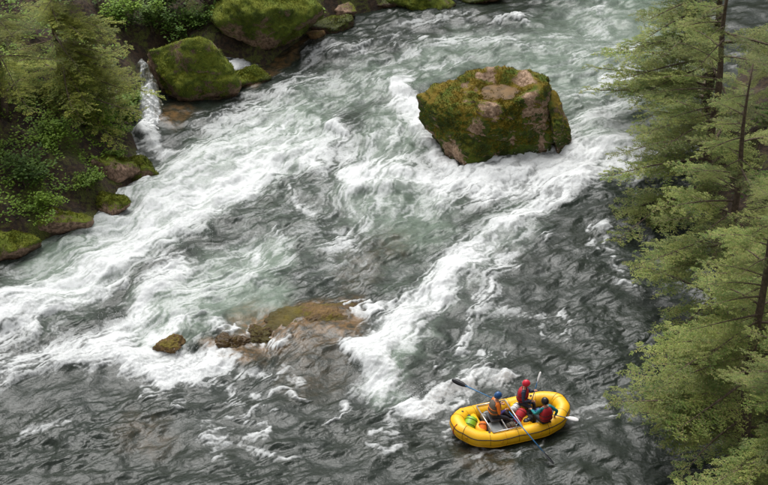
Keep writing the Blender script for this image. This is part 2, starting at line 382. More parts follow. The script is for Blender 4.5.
SHAL = [([(250, 334), (300, 330), (345, 318)], 22, 0.85), ([(265, 350), (310, 345), (345, 330)], 15, 0.50), ([(215, 350), (240, 350)], 12, 0.7), ([(300, 372), (330, 368)], 26, 0.16), ([(135, 430), (160, 440)], 20, 0.18),
        ([(172, 114), (190, 112)], 14, 0.65), ([(250, 80), (290, 52), (330, 30)], 8, 0.6), ([(470, 462), (500, 462)], 14, 0.2), ([(390, 245), (350, 270)], 22, 0.14)]
FLOW = [((560, 30), (-1, .2)), ((400, 30), (-1, .3)), ((330, 60), (-1, .45)), ((250, 150), (-1, .5)), ((150, 230), (-1, .55)), ((40, 300), (-1, .5)), ((400, 130), (-.5, .9)), ((350, 200), (-.5, .8)),
        ((450, 230), (-.8, .5)), ((620, 160), (-1, .25)), ((520, 220), (-.85, .65)), ((420, 310), (-.85, .6)), ((300, 270), (-.9, .35)), ((220, 300), (-.9, .3)), ((250, 340), (-.5, .9)), ((370, 360), (-.55, .8)),
        ((470, 340), (-.3, .9)), ((440, 400), (-.9, .3)), ((300, 420), (-1, .25)), ((150, 440), (-1, .3)), ((600, 420), (-1, .3)), ((600, 300), (-1, .3)), ((700, 100), (-1, .2)), ((420, 460), (-1, .2))]

HW = lambda y: 0.235 * y + 5.6
def build_river():
    ts = np.concatenate([-1 - np.linspace(1.9, 0.02, 45) ** 1.3, np.linspace(-1, 1, 1010), 1 + np.linspace(0.02, 1.9, 45) ** 1.3])
    yd = 1 / np.linspace(1 / 40.2, 1 / 86.0, 860)
    ys = np.concatenate([np.linspace(8, 40, 40), yd, np.linspace(86.3, 130, 50)])
    Y, T = np.meshgrid(ys, ts, indexing='ij'); X = T * HW(Y)
    R, Cn = Y.shape; x = X.ravel().astype(np.float32); y = Y.ravel().astype(np.float32)
    # flow direction
    fx = np.zeros_like(x); fy = np.zeros_like(x)
    for (u, v), (a, b) in FLOW:
        p = G(u, v); q = G(u + a * 8, v + b * 8); d = (q - p).normalized()
        ww = 1 / ((x - p.x) ** 2 + ((y - p.y) * .6) ** 2 + 3.0) ** 1.6
        fx += ww * d.x; fy += ww * d.y
    L = np.hypot(fx, fy); fx /= L; fy /= L
    # turbulent eddies bend everything that drifts on the water
    e1x, e1y = pn2(x * .32, y * .32, 1), pn2(x * .32, y * .32, 2)
    e2x, e2y = pn2(x * .95, y * .95, 3), pn2(x * .95, y * .95, 4)
    e3x, e3y = pn2(x * 2.6, y * 2.6, 26), pn2(x * 2.6, y * 2.6, 27)
    wx = x + 0.55 * e1x + 0.30 * e2x + .13 * e3x; wy = y + 0.55 * e1y + 0.30 * e2y + .13 * e3y
    def lic(fn, length, taps, a=1.0):
        r = 0; bx, by = x + a * (wx - x), y + a * (wy - y)
        for k in range(taps):
            s = (k / (taps - 1) - .5) * length; r = r + fn(bx + fx * s, by + fy * s)
        return r / taps
    n1 = lic(lambda a, b: pn2(a * .9, b * .9, 5), 2.4, 8) * 1.5
    rid = lambda a, b: 1 - 2.2 * np.abs(pn2(a * 1.35, b * 1.35, 6))
    n2 = lic(rid, 0.85, 6)
    rid2 = lambda a, b: 1 - 2.2 * np.abs(pn2(a * 3.1, b * 3.1, 16))
    n2b = lic(rid2, 0.45, 5)
    n3 = lic(lambda a, b: pn2(a * 5.0, b * 5.0, 7), 0.8, 8) * 2.2
    n4 = pn2(x * 9, y * 9, 8)
    F = np.zeros_like(x)
    ox, oy = x + 0.30 * e1x + 0.42 * e2x, y + 0.5 * e1y + 0.7 * e2y
    for pts, hw, s in FOAM:
        mv = mpp(np.mean([p[1] for p in pts])); wd = hw * mv
        d, t = seg_dist(ox, oy, G2(pts)); g = s * (1 - sstep(0.15 * wd, 1.95 * wd, d)); 
        if hw < 6: g = g * .92 * (0.45 + 0.75 * sstep(-.2, .9, n2b * .6 + n3 * .5))
        F = np.maximum(F, g) + 0.18 * np.minimum(F, g)
    def field(lst, soft=1.6):
        A = np.zeros_like(x)
        for pts, hw, s in lst:
            wd = hw * mpp(np.mean([p[1] for p in pts])); d, t = seg_dist(ox, oy, G2(pts)); A = np.maximum(A, s * (1 - sstep(0.3 * wd, soft * wd, d)))
        return A
    F = F + field(VEIL) * (1 - 0.6 * np.clip(F, 0, 1)); A = field(AER); SH = field(SHAL, 1.4)
    # torn texture with an even spread of values, so that foam density = share of the surface covered
    n5 = lic(lambda a, b: pn2(a * 8.5, b * 8.5, 28), 0.50, 6, .6) * 2.0
    T = 0.42 * n1 + 0.62 * (n2 - .45) + 0.62 * (n2b - .45) + 0.50 * n3 + 0.34 * n5 + 0.22 * n4
    T = (T - T.mean()) / T.std(); T = 1 / (1 + np.exp(-1.7 * T))
    D = np.clip(F, 0, 1.05) * (0.88 + .10 * n1)
    soft = 0.38 + 0.24 * A
    lace = sstep(1 - D - soft, 1 - D + soft * .9, T)
    n6 = lic(lambda a, b: pn2(a * 2.2, b * 2.2, 29), 1.5, 7, .7) * 2.0     # long drawn-out bubbles under the surface
    veil = np.clip(D, 0, 1) ** 1.45 * np.clip(.68 + .55 * n6 + .26 * n3 + .20 * n5, 0.05, 1.25)
    foam = (0.50 * lace * (.60 + .40 * np.clip(D * 1.3, 0, 1)) + 0.56 * veil) * sstep(0.01, 0.12, F)
    foam = np.clip(foam, 0, 1)
    # heights
    rough = np.clip(0.30 + 0.8 * np.clip(F, 0, 1) + 0.25 * A, 0, 1.2)
    z = 0.25 * e1x * (0.35 + rough) + 0.16 * e2y * (0.3 + rough)
    cr = lambda a, b, s, f: 1 - 2 * np.sqrt(pn2(a * f, b * f, s) ** 2 + .012)
    pl = lambda a, b, s, f: pn2(a * f, b * f, s)
    calm = 0.40 + 0.75 * sstep(-.45, .45, pn2(x * .22, y * .3, 21) + .5 * pn2(x * .7, y * .9, 22))
    z += 0.085 * lic(lambda a, b: cr(a, b, 11, 0.85), 0.8, 4) * (0.7 + 0.6 * rough)
    z += 0.075 * lic(lambda a, b: pl(a, b, 23, 1.5), 0.7, 4) * calm
    q = .35                                                  # chop is bent less by the eddies than the foam
    chop = 0.066 * lic(lambda a, b: cr(a, b, 12, 1.9), 0.45, 4, q) + 0.058 * lic(lambda a, b: pl(a, b, 24, 2.9), 0.34, 3, q) + 0.038 * lic(lambda a, b: cr(a, b, 13, 4.4), 0.22, 3, q)
    fine = sstep(-.3, .5, pn2(x * .5, y * .6, 30))
    chop += (0.022 * lic(lambda a, b: pl(a, b, 25, 7.0), 0.14, 3, q) + 0.016 * lic(lambda a, b: cr(a, b, 14, 10.0), 0.09, 3, q)) * (.35 + .8 * fine)
    z += chop * calm * (0.88 - .30 * A)
    z += foam * (0.03 + 0.035 * pn2(x * 3, y * 3, 15) + 0.03 * pn2(x * 7, y * 7, 17) + 0.02 * pn2(x * 14, y * 14, 18)) + 0.16 * np.clip(F - .5, 0, 1)
    # water humps up on the boulder's shoulders and over the sunken ledge
    def hump(u, v, r, h):
        p = G(u, v); return h * np.exp(-(((x - p.x)) ** 2 + ((y - p.y)) ** 2) / r ** 2)
    z += hump(330, 316, 1.6, .16) + hump(290, 332, 1.3, .10) - hump(270, 346, .8, .18) - hump(384, 395, 1.2, .18) + hump(384, 352, 1.6, .22) + hump(200, 322, 1.0, .12) - hump(440, 205, 1.6, .15)
    dr, t = seg_dist(x, y, G2([(462, 430), (560, 412)]), 0.8)          # the raft presses the surface down
    z = z * sstep(0.5, 1.6, dr) * .6 + z * .4
    z -= 0.05 * (1 - sstep(0.5, 1.4, dr))
    idx = np.arange(R * Cn, dtype=np.int32).reshape(R, Cn)
    faces = np.stack([idx[:-1, :-1], idx[:-1, 1:], idx[1:, 1:], idx[1:, :-1]], -1).reshape(-1, 4)
    me = new_mesh('river', np.stack([x, y, z], 1), faces)
    attr(me, 'foam', foam); attr(me, 'aeration', A); attr(me, 'shallow', SH)
    return obj('river', me, M['water'], kind='structure')
river = build_river()

# ================================================================== BANKS
LEFT = [(-260, 400), (-120, 330), (0, 262), (60, 238), (100, 224), (122, 198), (142, 178), (140, 156), (134, 130), (136, 100), (146, 62), (172, 50), (195, 62), (232, 60), (262, 66), (290, 48), (306, 38), (345, 19), (400, 6), (470, -4), (560, -14), (760, -30), (1000, -50)]
RIGHT = [(980, -10), (738, 60), (704, 150), (708, 260), (722, 360), (718, 470), (700, 560), (684, 680)]
def pt_in(px, py, poly):
    c = np.zeros(px.shape, bool); n = len(poly)
    for i in range(n):
        x1, y1 = poly[i]; x2, y2 = poly[i - 1]
        k = ((y1 > py) != (y2 > py)) & (px < (x2 - x1) * (py - y1) / (y2 - y1 + 1e-9) + x1); c ^= k
    return c
def bank_height(x, y, poly, shore, slope, seed):
    d, t = seg_dist(x, y, shore, 1.0); s = np.where(pt_in(x, y, poly), d, -d)
    n = pn2(x * .35, y * .35, seed) * .8 + pn2(x * .9, y * .9, seed + 1) * .45 + pn2(x * 2.3, y * 2.3, seed + 2) * .18 + pn2(x * 6, y * 6, seed + 3) * .06
    return np.where(s > 0, 0.75 * (1 - np.exp(-s * 1.6)) + slope * s + n * np.clip(s * 1.1, 0, 1.0) * .8, s * 0.9) - 0.12
def bank(shore_px, extra, x0, x1, y0, y1, step, slope, seed):
    shore = G2(shore_px); poly = np.concatenate([shore, np.array(extra)])
    xs = np.arange(x0, x1, step); ys = np.arange(y0, y1, step)
    Y, X = np.meshgrid(ys, xs, indexing='ij'); x = X.ravel(); y = Y.ravel()
    z = bank_height(x, y, poly, shore, slope, seed)
    idx = np.arange(len(x), dtype=np.int32).reshape(Y.shape)
    f = np.stack([idx[:-1, :-1], idx[:-1, 1:], idx[1:, 1:], idx[1:, :-1]], -1).reshape(-1, 4)
    f = f[(z[f] > -1.0).any(1)]
    o = obj('river_bank', new_mesh('river_bank', np.stack([x, y, z], 1), f), M['soil'], kind='structure')
    return lambda a, b: float(bank_height(np.array([a]), np.array([b]), poly, shore, slope, seed)[0])
hL = bank(LEFT, [(80, 170), (-80, 170), (-80, 40)], -46, 46, 46, 132, 0.22, 0.55, 31)
hR = bank(RIGHT, [(12, 5), (60, 5), (60, 95)], 8, 46, 14, 92, 0.22, 0.45, 41)

# ================================================================== ROCKS
_ico = {}
def ico(sub):
    if sub not in _ico:
        bm = bmesh.new(); bmesh.ops.create_icosphere(bm, subdivisions=sub, radius=1); bm.verts.index_update()
        _ico[sub] = (np.array([v.co[:] for v in bm.verts], np.float32), np.array([[v.index for v in f.verts] for f in bm.faces], np.int32)); bm.free()
    return _ico[sub]
def hull_planes(pts, c):
    bm = bmesh.new()
    for p in pts: bm.verts.new(p)
    bmesh.ops.convex_hull(bm, input=bm.verts[:]); bm.normal_update()
    N, Hh = [], []
    for f in bm.faces:
        n = f.normal; h = (f.calc_center_median() - c).dot(n)
        if h < 0: n, h = -n, -h
        if h > 1e-3: N.append(n[:]); Hh.append(h)
    bm.free(); return np.array(N), np.array(Hh)
def rock_mesh(pts, sub=6, p=14, amp=0.1, freq=1.0, seed=0, mossy=0.6, basin=None, wet0=0.25, ledge=0.0):
    """rounded polytope through the given points, weathered; returns verts, faces, moss, wet"""
    c = Vector(np.mean(np.array(pts), 0)); N, Hh = hull_planes([Vector(q) for q in pts], c)
    d, f = ico(sub); q = np.clip(d @ N.T / Hh, 0, None)
    mx = q.max(1, keepdims=True); r = 1 / (mx[:, 0] * ((q / mx) ** p).sum(1) ** (1 / p)) * 1.04
    v = d * r[:, None]
    n = fbm3(v * freq, 5, seed); rg = 1 - 2 * np.abs(pn3(v * freq * .8, seed + 9))
    v = v + d * (amp * (n * .9 + rg * .5 - .2) + amp * .35 * fbm3(v * freq * 5, 3, seed + 3))[:, None]
    if ledge:                                               # bedding cracks
        s = v[:, 2] * 1.0 + v[:, 0] * .35 + 0.25 * pn3(v * .8, seed + 5)
        g = np.exp(-((s * 1.15 + .5) % 1 - .5) ** 2 / .0018); v = v - d * (g * ledge)[:, None]
    v = v + np.array(c[:])
    if basin:
        bx, by, br, bd, rim = basin; a = pn2(v[:, 0] * 1.2, v[:, 1] * 1.2, seed) * .18
        rr = np.hypot(v[:, 0] - bx, (v[:, 1] - by)) / br + a; up = v[:, 2] > c.z
        zl = v[up & (rr < .3), 2].mean() - bd; k = np.where(up, 1 - sstep(.55, 1.0, rr), 0)
        v[:, 2] = v[:, 2] * (1 - k) + (zl + .02 * pn2(v[:, 0] * 5, v[:, 1] * 5, 3)) * k + np.where(up, rim * np.exp(-((rr - 1.15) / .22) ** 2), 0)
    me = new_mesh('tmp', v, f); nz = np.zeros(len(v) * 3, np.float32); me.vertices.foreach_get('normal', nz); nz = nz.reshape(-1, 3)
    bpy.data.meshes.remove(me)
    moss = mossy + 0.55 * (nz[:, 2] - .35) + 0.5 * fbm3(v * .9, 3, seed + 20)
    return v, f, moss, nz
def finish_rock(name, v, f, moss, loc, mat, parent=None, wl=0.0, wr=0.35):
    me = new_mesh(name, v, f); zz = v[:, 2] + (loc[2] if loc is not None else 0)
    attr(me, 'moss', moss); attr(me, 'wet', 1 - sstep(wl, wl + wr, zz + .12 * pn3(v * 2.0, 3)))
    return obj(name, me, mat, parent, loc)
def tufts(name, v, nrm, moss, thr, count, size, mat, parent, seed=0, zmin=.35):
    """moss cushions standing off the rock: thousands of tiny blades"""
    rs = np.random.RandomState(seed); k = np.where((moss + .55 * pn3(v * 3.0, seed + 4) > thr) & (v[:, 2] > zmin))[0]
    if len(k) == 0: return
    k = rs.choice(k, count); b = v[k] + rs.normal(0, .012, (count, 3)); n = nrm[k] + rs.normal(0, .55, (count, 3)); n /= np.linalg.norm(n, axis=1)[:, None]
    t = np.cross(n, rs.normal(size=(count, 3))); t /= np.linalg.norm(t, axis=1)[:, None]
    s = (size * rs.uniform(.5, 1.4, count))[:, None]
    V = np.stack([b - t * s * .35 - n * .01, b + t * s * .35 - n * .01, b + n * s + t * s * .25 * rs.normal(size=(count, 1))], 1).reshape(-1, 3)
    return obj(name, new_mesh(name, V, np.arange(3 * count, dtype=np.int32).reshape(-1, 3), False), mat, parent, kind='stuff')

# ---- the great boulder in midstream
B0 = G(495, 140)
bd = empty('boulder', B0, 'huge moss covered boulder standing midstream with a sandy hollow in its top', 'boulder')
bpts = [(-1.3, -2.9, -1.0), (2.4, -1.0, -1.0), (2.4, 1.1, -1.0), (-.4, 1.7, -1), (-1.9, .4, -1),
        (-1.5, -2.95, .1), (.5, -1.9, .1), (2.6, -.75, .1), (2.5, 1.0, .3), (-2.3, .3, .3), (-2.6, -1.1, .9), (-3.5, .25, 1.35),
        (-3.6, .45, 2.15), (-3.05, -.55, 2.2), (-1.7, -1.65, 2.35), (.2, -1.45, 2.5), (1.6, -.95, 2.75), (-2.2, .9, 2.6), (-.8, 1.35, 2.95), (.6, 1.2, 3.0), (2.25, .55, 3.0), (2.4, .1, 2.75), (2.1, -.8, 2.2), (2.25, -.95, 1.2)]
v, f, ms, nr = rock_mesh(bpts, 7, 26, .22, .8, 3, .93, basin=(.12, -.20, 1.25, .20, .08), ledge=.06)
for bx, by, br in ((.12, -.20, 1.42),): ms = ms - (.58 + 1.2 * pn3(v * 1.5, 8)) * np.exp(-((np.hypot(v[:, 0] - bx, v[:, 1] - by) / br - 1) / .34) ** 2) * (v[:, 2] > 1.9) - .75 * np.exp(-((v[:, 0] + 1.9) ** 2 + (v[:, 2] - .7) ** 2) / .35) - .5 * sstep(.25, .6, pn3(v * 1.4, 18))
finish_rock('main_block', v, f, ms, None, M['rock_main'], bd, .05, .45)
tufts('moss', v, nr, ms, .75, 22000, .05, M['moss_o'], bd, 1, .5)
zt = v[(np.hypot(v[:, 0] - .12, v[:, 1] + .25) < .25) & (v[:, 2] > 1.2), 2].mean()
def sand_bed():
    n, m = 14, 56; V = [(.12, -.20, zt + .04)]; F = [(0, 1 + i, 1 + (i + 1) % m) for i in range(m)]
    for j in range(1, n + 1):
        for i in range(m):
            a = 2 * pi * i / m; r = j / n * (.98 + .10 * sin(2 * a + 1) + .07 * sin(5 * a) + .04 * sin(9 * a + 2)); px, py = .12 + r * cos(a), -.20 + .92 * r * sin(a)
            V.append((px, py, zt + .052 - .07 * max(0, j / n - .5) + .034 * float(pn2(np.array([px * 2.6]), np.array([py * 2.6]), 4)[0]) + .012 * float(pn2(np.array([px * 9]), np.array([py * 9]), 5)[0])))
    for j in range(n - 1):
        for i in range(m): F.append((1 + j * m + i, 1 + (j + 1) * m + i, 1 + (j + 1) * m + (i + 1) % m, 1 + j * m + (i + 1) % m))
    mb = MB(); mb.add(V, F); mb.build('puddle_sand', M['sand'], bd)
sand_bed()
sp = [(2.30, .3, 2.25), (2.75, .5, 2.25), (2.25, -.35, 2.0), (2.85, .1, 1.9), (3.35, -.5, .5), (2.85, -.95, .35), (3.4, -.5, -.9), (2.9, -.95, -.9), (2.3, .7, -.9), (3.4, .4, -.9), (3.3, .3, .6), (2.5, -1.05, 1.1), (2.35, .8, 1.6)]
v, f, ms, nr = rock_mesh(sp, 6, 22, .17, 1.2, 12, .66, ledge=.04)
finish_rock('split_slab', v, f, ms, None, M['rock_main'], bd, .05, .35)

def boulder(name, u, v_, size, label, seed, mossy=.7, z=0.0, rz=0.0, sub=6, mat='rock_bank', tuft=5000, tmat='moss', amp=.085, p=20, cat='boulder', group=None, wl=.05, flat=1.0):
    rs = np.random.RandomState(seed); pts = []
    for i in range(19):
        d = rs.normal(size=3); d /= np.linalg.norm(d); r = rs.uniform(.82, 1.08)
        if d[2] > .6: d[2] *= flat
        pts.append((d[0] * size[0] * r, d[1] * size[1] * r, d[2] * size[2] * r))
    v, f, ms, nr = rock_mesh(pts, sub, p, amp * max(size), 1.6 / max(size), seed, mossy, ledge=.02)
    v = (v - (v.max(0) + v.min(0)) / 2) / ((v.max(0) - v.min(0)) / 2) * np.array(size)
    loc = G(u, v_, z); root = empty(name, loc, label, cat, group, rz)
    finish_rock('stone', v, f, ms, None, M[mat], root, wl - z, .3)
    if tuft: tufts('moss', v, nr, ms, .6, tuft, .05, M[tmat], root, seed, .1 - z)
    return root
boulder('mossy_boulder', 195, 74, (2.2, 1.6, 2.1), 'rounded green mossy boulder beside the narrow white cascade', 5, .66, .8, .2, tuft=12000)
boulder('mossy_rock', 248, 79, (1.15, .7, .6), 'low mossy rock at the water edge below the big mossy boulders', 8, .62, .12, .25, 5, tuft=3000)
boulder('overhanging_boulder', 268, 12, (2.9, 2.0, 1.9), 'large moss draped overhanging boulder with bare pink rock patches on its nose', 21, .98, 1.9, .25, tuft=14000)
boulder('pale_stone', 345, 12, (.62, .5, .42), 'small pale tan stone on the dark shore beyond the overhanging boulder', 24, .1, .5, .6, 5, tuft=0, cat='stone')
boulder('orange_stone', 316, 36, (.5, .4, .3), 'small orange brown stone at the waterline under the overhanging boulder', 26, .05, .15, .2, 5, mat='rock_river', tuft=0, cat='stone')
boulder('shore_rock', 330, 26, (1.3, .7, .5), 'dark wet mossy rock on the shore between the orange and pale stones', 27, .45, .2, .3, 5, tuft=800, cat='rock', wl=.5)
boulder('mossy_rock', 136, 172, (.95, .75, .75), 'bright green moss capped rock jutting into the foam below the cascade', 29, .62, .25, .3, 6, tuft=4500)
boulder('bank_rock', 113, 206, (.75, .65, .55), 'tan rock with a moss cap at the foam below the moss capped rock', 33, .40, .25, .3, 6, tuft=1800, cat='rock')
boulder('bank_rock', 110, 172, (1.3, 1.0, .9), 'brown bank rock under the bright green shrub', 35, .25, .5, .2, 6, tuft=1800, cat='rock')
boulder('bank_rock', 60, 222, (1.4, 1.0, .8), 'mossy brown rock at the waterline left of the tan rock', 37, .5, .25, .3, 6, tuft=3000, cat='rock')
boulder('bank_rock', 12, 248, (1.2, .9, .7), 'broad mossy rock at the waterline far from the cascade', 39, .5, .2, .1, 5, tuft=2500, cat='rock')
boulder('far_shore_rock', 420, 0, (1.9, .9, .7), 'long green mossy rock lying on the dark far shore', 43, .75, .4, .1, 5, tuft=3500, cat='rock')
boulder('far_shore_rock', 385, 4, (.8, .5, .4), 'small dark wet rock at the tip of the far shore', 45, .35, .15, .1, 5, tuft=400, cat='rock', wl=.4)
boulder('far_shore_rock', 480, -6, (1.5, .9, .6), 'dark rock on the far shore beyond the midstream boulder', 47, .55, .25, .1, 5, tuft=1000, cat='rock', wl=.3)
# ---- the sunken ledge
boulder('wet_rock', 172, 347, (.62, .5, .42), 'small orange brown rock breaking the surface in white foam', 51, .12, .02, .7, 6, amp=.15, mat='rock_river', tuft=0, cat='rock', wl=-.1)
boulder('wet_rock', 228, 345, (.85, .6, .42), 'brown rock awash next to the small orange brown rock', 53, .10, -.12, .1, 6, amp=.15, mat='rock_river', tuft=0, cat='rock', wl=.3)
boulder('ledge_rock', 262, 338, (.85, .85, .42), 'flat ochre rock under thin water beside the mossy ledge', 55, .05, -.20, .1, 6, amp=.14, mat='rock_river', tuft=0, cat='rock', wl=.1)
boulder('ledge_rock', 312, 325, (2.0, 1.15, .62), 'long olive mossy ledge with water sliding over it', 57, .30, -.17, .35, 6, mat='rock_river', tuft=0, cat='rock', wl=.12, amp=.11)

# ---- side stream tumbling in between bank and boulder
def side_stream():
    path = [(G(141, 58, 2.0), .30), (G(146, 76, 1.45), .42), (G(148, 93, .95), .55), (G(149, 108, .55), .62), (G(151, 124, .2), .70), (G(154, 141, -.2), .95)]
    P = np.array([p[0][:] for p in path]); Wd = np.array([p[1] for p in path]); n, m = 160, 50
    t = np.linspace(0, len(P) - 1, n); C = np.stack([np.interp(t, range(len(P)), P[:, k]) for k in range(3)], 1); ww = np.interp(t, range(len(P)), Wd)
    T = np.gradient(C, axis=0); T /= np.linalg.norm(T, axis=1)[:, None]; side = np.cross(T, [0, 0, 1]); side /= np.linalg.norm(side, axis=1)[:, None]
    s = np.linspace(-1, 1, m); V = C[:, None, :] + side[:, None, :] * (s[None, :, None] * ww[:, None, None])
    V = V.reshape(-1, 3); lo = np.tile(1 - s ** 2, n); V[:, 0] += .16 * pn2(V[:, 0] * 1.7, V[:, 1] * 1.7, 9) + .07 * pn2(V[:, 0] * 5, V[:, 1] * 5, 10)
    V[:, 2] += .45 * lo - .3 + .12 * pn2(V[:, 0] * 1.1, V[:, 1] * 1.1, 11) + .10 * pn2(V[:, 0] * 2.2, V[:, 1] * 2.2, 3) + .08 * pn2(V[:, 0] * 5, V[:, 1] * 5, 4) + .05 * pn2(V[:, 0] * 11, V[:, 1] * 11, 5) - .15
    idx = np.arange(n * m).reshape(n, m); f = np.stack([idx[:-1, :-1], idx[:-1, 1:], idx[1:, 1:], idx[1:, :-1]], -1).reshape(-1, 4)
    me = new_mesh('side_stream', V, f); tt = np.repeat(np.linspace(0, 1, n), m)
    attr(me, 'foam', np.clip(.25 + .8 * sstep(.1, .45, tt) * lo + .5 * pn2(V[:, 0] * 4, V[:, 1] * 1.6, 6) + .3 * pn2(V[:, 0] * 9, V[:, 1] * 4, 7) - .35 * (1 - lo), 0, 1)); attr(me, 'aeration', np.full(len(V), .4)); attr(me, 'shallow', np.full(len(V), .3))
    obj('side_stream', me, M['water'], kind='structure')
side_stream()

# ================================================================== PLANTS
def branch_meshes(L, seed, droop=.25, needle=.072, dens=.046, lat=.14):
    """one conifer bough along +X: wood and needles"""
    rs = random.Random(seed); wood = MB(); NV = []
    def axis(t): return Vector((L * t, .12 * sin(t * 3 + seed), -droop * L * t * t * .9 + .10 * L * max(0, t - .7) ** 2 * 4))
    wood.tube([axis(t / 9) for t in range(10)], [.032 * (1 - t / 9) * L / 2.5 + .005 for t in range(10)], 5)
    def needles(a, b, w):
        d = b - a; ln = d.length
        if ln < .01: return
        d.normalize(); s = d.cross(Vector((0, 0, 1))); s = s.normalized() if s.length > .05 else Vector((0, 1, 0)); n = max(2, int(ln / dens))
        for i in range(n):
            p = a + d * (ln * (i + rs.random()) / n)
            for sg in (-1, 1):
                if rs.random() < .10: continue
                q = (s * sg + d * rs.uniform(.3, .9) + Vector((0, 0, rs.uniform(-.35, .45)))).normalized(); l = w * rs.uniform(.7, 1.3)
                c = q.cross(Vector((rs.uniform(-.4, .4), rs.uniform(-.4, .4), 1))).normalized() * l * .21
                NV.append((p + c * .6, p + q * l * .55 + c, p + q * l, p - c * .6))
    n = int(L / lat)
    for i in range(2, n + 1):
        t = i / n; p = axis(t); l = L * .42 * (1 - t * .78) * rs.uniform(.55, 1.15) * min(1, t * 3.5)
        for sg in (-1, 1):
            if rs.random() < .2: continue
            an = radians(rs.uniform(42, 66)) * sg
            tip = p + Vector((cos(an), sin(an), rs.uniform(-.40, .02))) * l
            mid = (p + tip) / 2 + Vector((0, 0, .05 * l)); wood.tube([p, mid, tip], [.007, .005, .003], 3, cap=False)
            m = max(2, int(l / .10))
            for j in range(1, m + 1):
                tt = j / m; q = p.lerp(mid, tt * 2) if tt < .5 else mid.lerp(tip, tt * 2 - 1)
                for s2 in (-1, 1):
                    if rs.random() < .15: continue
                    a2 = an + s2 * radians(rs.uniform(35, 60)); l2 = l * .38 * (1.1 - tt * .7) * rs.uniform(.6, 1.2)
                    needles(q, q + Vector((cos(a2), sin(a2), rs.uniform(-.35, .10))) * l2, needle)
            needles(p, mid, needle); needles(mid, tip, needle)
    needles(axis(.8), axis(1), needle)
    V = np.array([[c[:] for c in q] for q in NV], np.float32).reshape(-1, 3)
    wm = new_mesh('branch', wood.v, [list(f) for f in wood.f]); wm.materials.append(M['bark'])
    return wm, new_mesh('needles', V, np.arange(len(V), dtype=np.int32).reshape(-1, 4), False)
BR = [branch_meshes(3.2, 1), branch_meshes(3.2, 2, .32), branch_meshes(3.2, 3, .18)]
BRD = [(a, b.copy()) for a, b in BR]
for a, b in BR: b.materials.append(M['needle'])
for a, b in BRD: b.materials.append(M['needle_d'])
def fir(base, height, label, seed, blen, spin=(0, 360), n=46, set_=BR, zlo=.12, group=None, lean=0.0):
    rs = random.Random(seed); root = empty('fir_tree', base, label, 'fir tree', group)
    mb = MB(); k = 14; pts = [Vector((lean * height * (i / k) ** 2 + .06 * sin(i * .9 + seed), .05 * cos(i * 1.3), height * i / k - .4)) for i in range(k + 1)]
    mb.tube(pts, [(.21 * (1 - i / k) + .02) * height / 11 for i in range(k + 1)], 10); mb.build('trunk', M['bark'], root)
    for i in range(n):
        t = zlo + (.97 - zlo) * (i + rs.random()) / n; j = min(k - 1, int(t * k)); p = pts[j].lerp(pts[j + 1], t * k - j)
        l = blen * (1 - t) ** .75 * rs.uniform(.75, 1.12) + .35
        wm, nm = set_[rs.randrange(len(set_))]
        o = obj('branch', wm, [], root); o.location = p; s = l / 3.2
        az = radians(rs.uniform(*spin)) if i % 3 else radians(rs.uniform(0, 360))
        o.rotation_euler = (rs.uniform(-.25, .25), rs.uniform(-.12, .22) - .25 * t, az); o.scale = (s, s * rs.uniform(.9, 1.15), s)
        obj('needles', nm, [], o)
    return root
def on(h, u, v, z=1.0):                                     # stand on the bank at about this survey point
    for _ in range(6): p = G(u, v, z); z = .5 * z + .5 * h(p.x, p.y)
    p.z = h(p.x, p.y); return p
GR = 'firs along the right bank'
fir(on(hR, 758, 640), 12.5, 'tall fir on the right bank beside the raft, its bough tips over dark water', 11, 4.6, (120, 240), 46, group=GR)
fir(on(hR, 736, 470), 12.0, 'olive green fir leaning over the dark water upstream of the raft', 12, 4.7, (120, 240), 46, group=GR)
fir(on(hR, 718, 330), 11.5, 'fir with bare twigs below the long white foam line by the boulder', 13, 4.4, (120, 240), 34, group=GR)
fir(on(hR, 702, 215), 12.5, 'fir whose boughs hang before the green pool right of the great boulder', 14, 5.0, (120, 240), 36, group=GR)
fir(on(hR, 704, 140), 12.5, 'fir farthest upstream on the right bank', 15, 7.0, (120, 240), 44, group=GR)
fir(on(hR, 775, 400), 11.0, 'fir standing behind the others higher on the right bank', 16, 4.0, (90, 270), 40, group=GR)
fir(on(hL, 62, 95), 7.5, 'fir on the left bank with yellow green boughs hanging over the cascade', 17, 4.3, (-80, 40), 64, BRD, .05)
fir(on(hL, 5, 110), 8.0, 'dark fir deeper in the left bank away from the cascade', 18, 3.4, (0, 360), 44, BRD, .05)

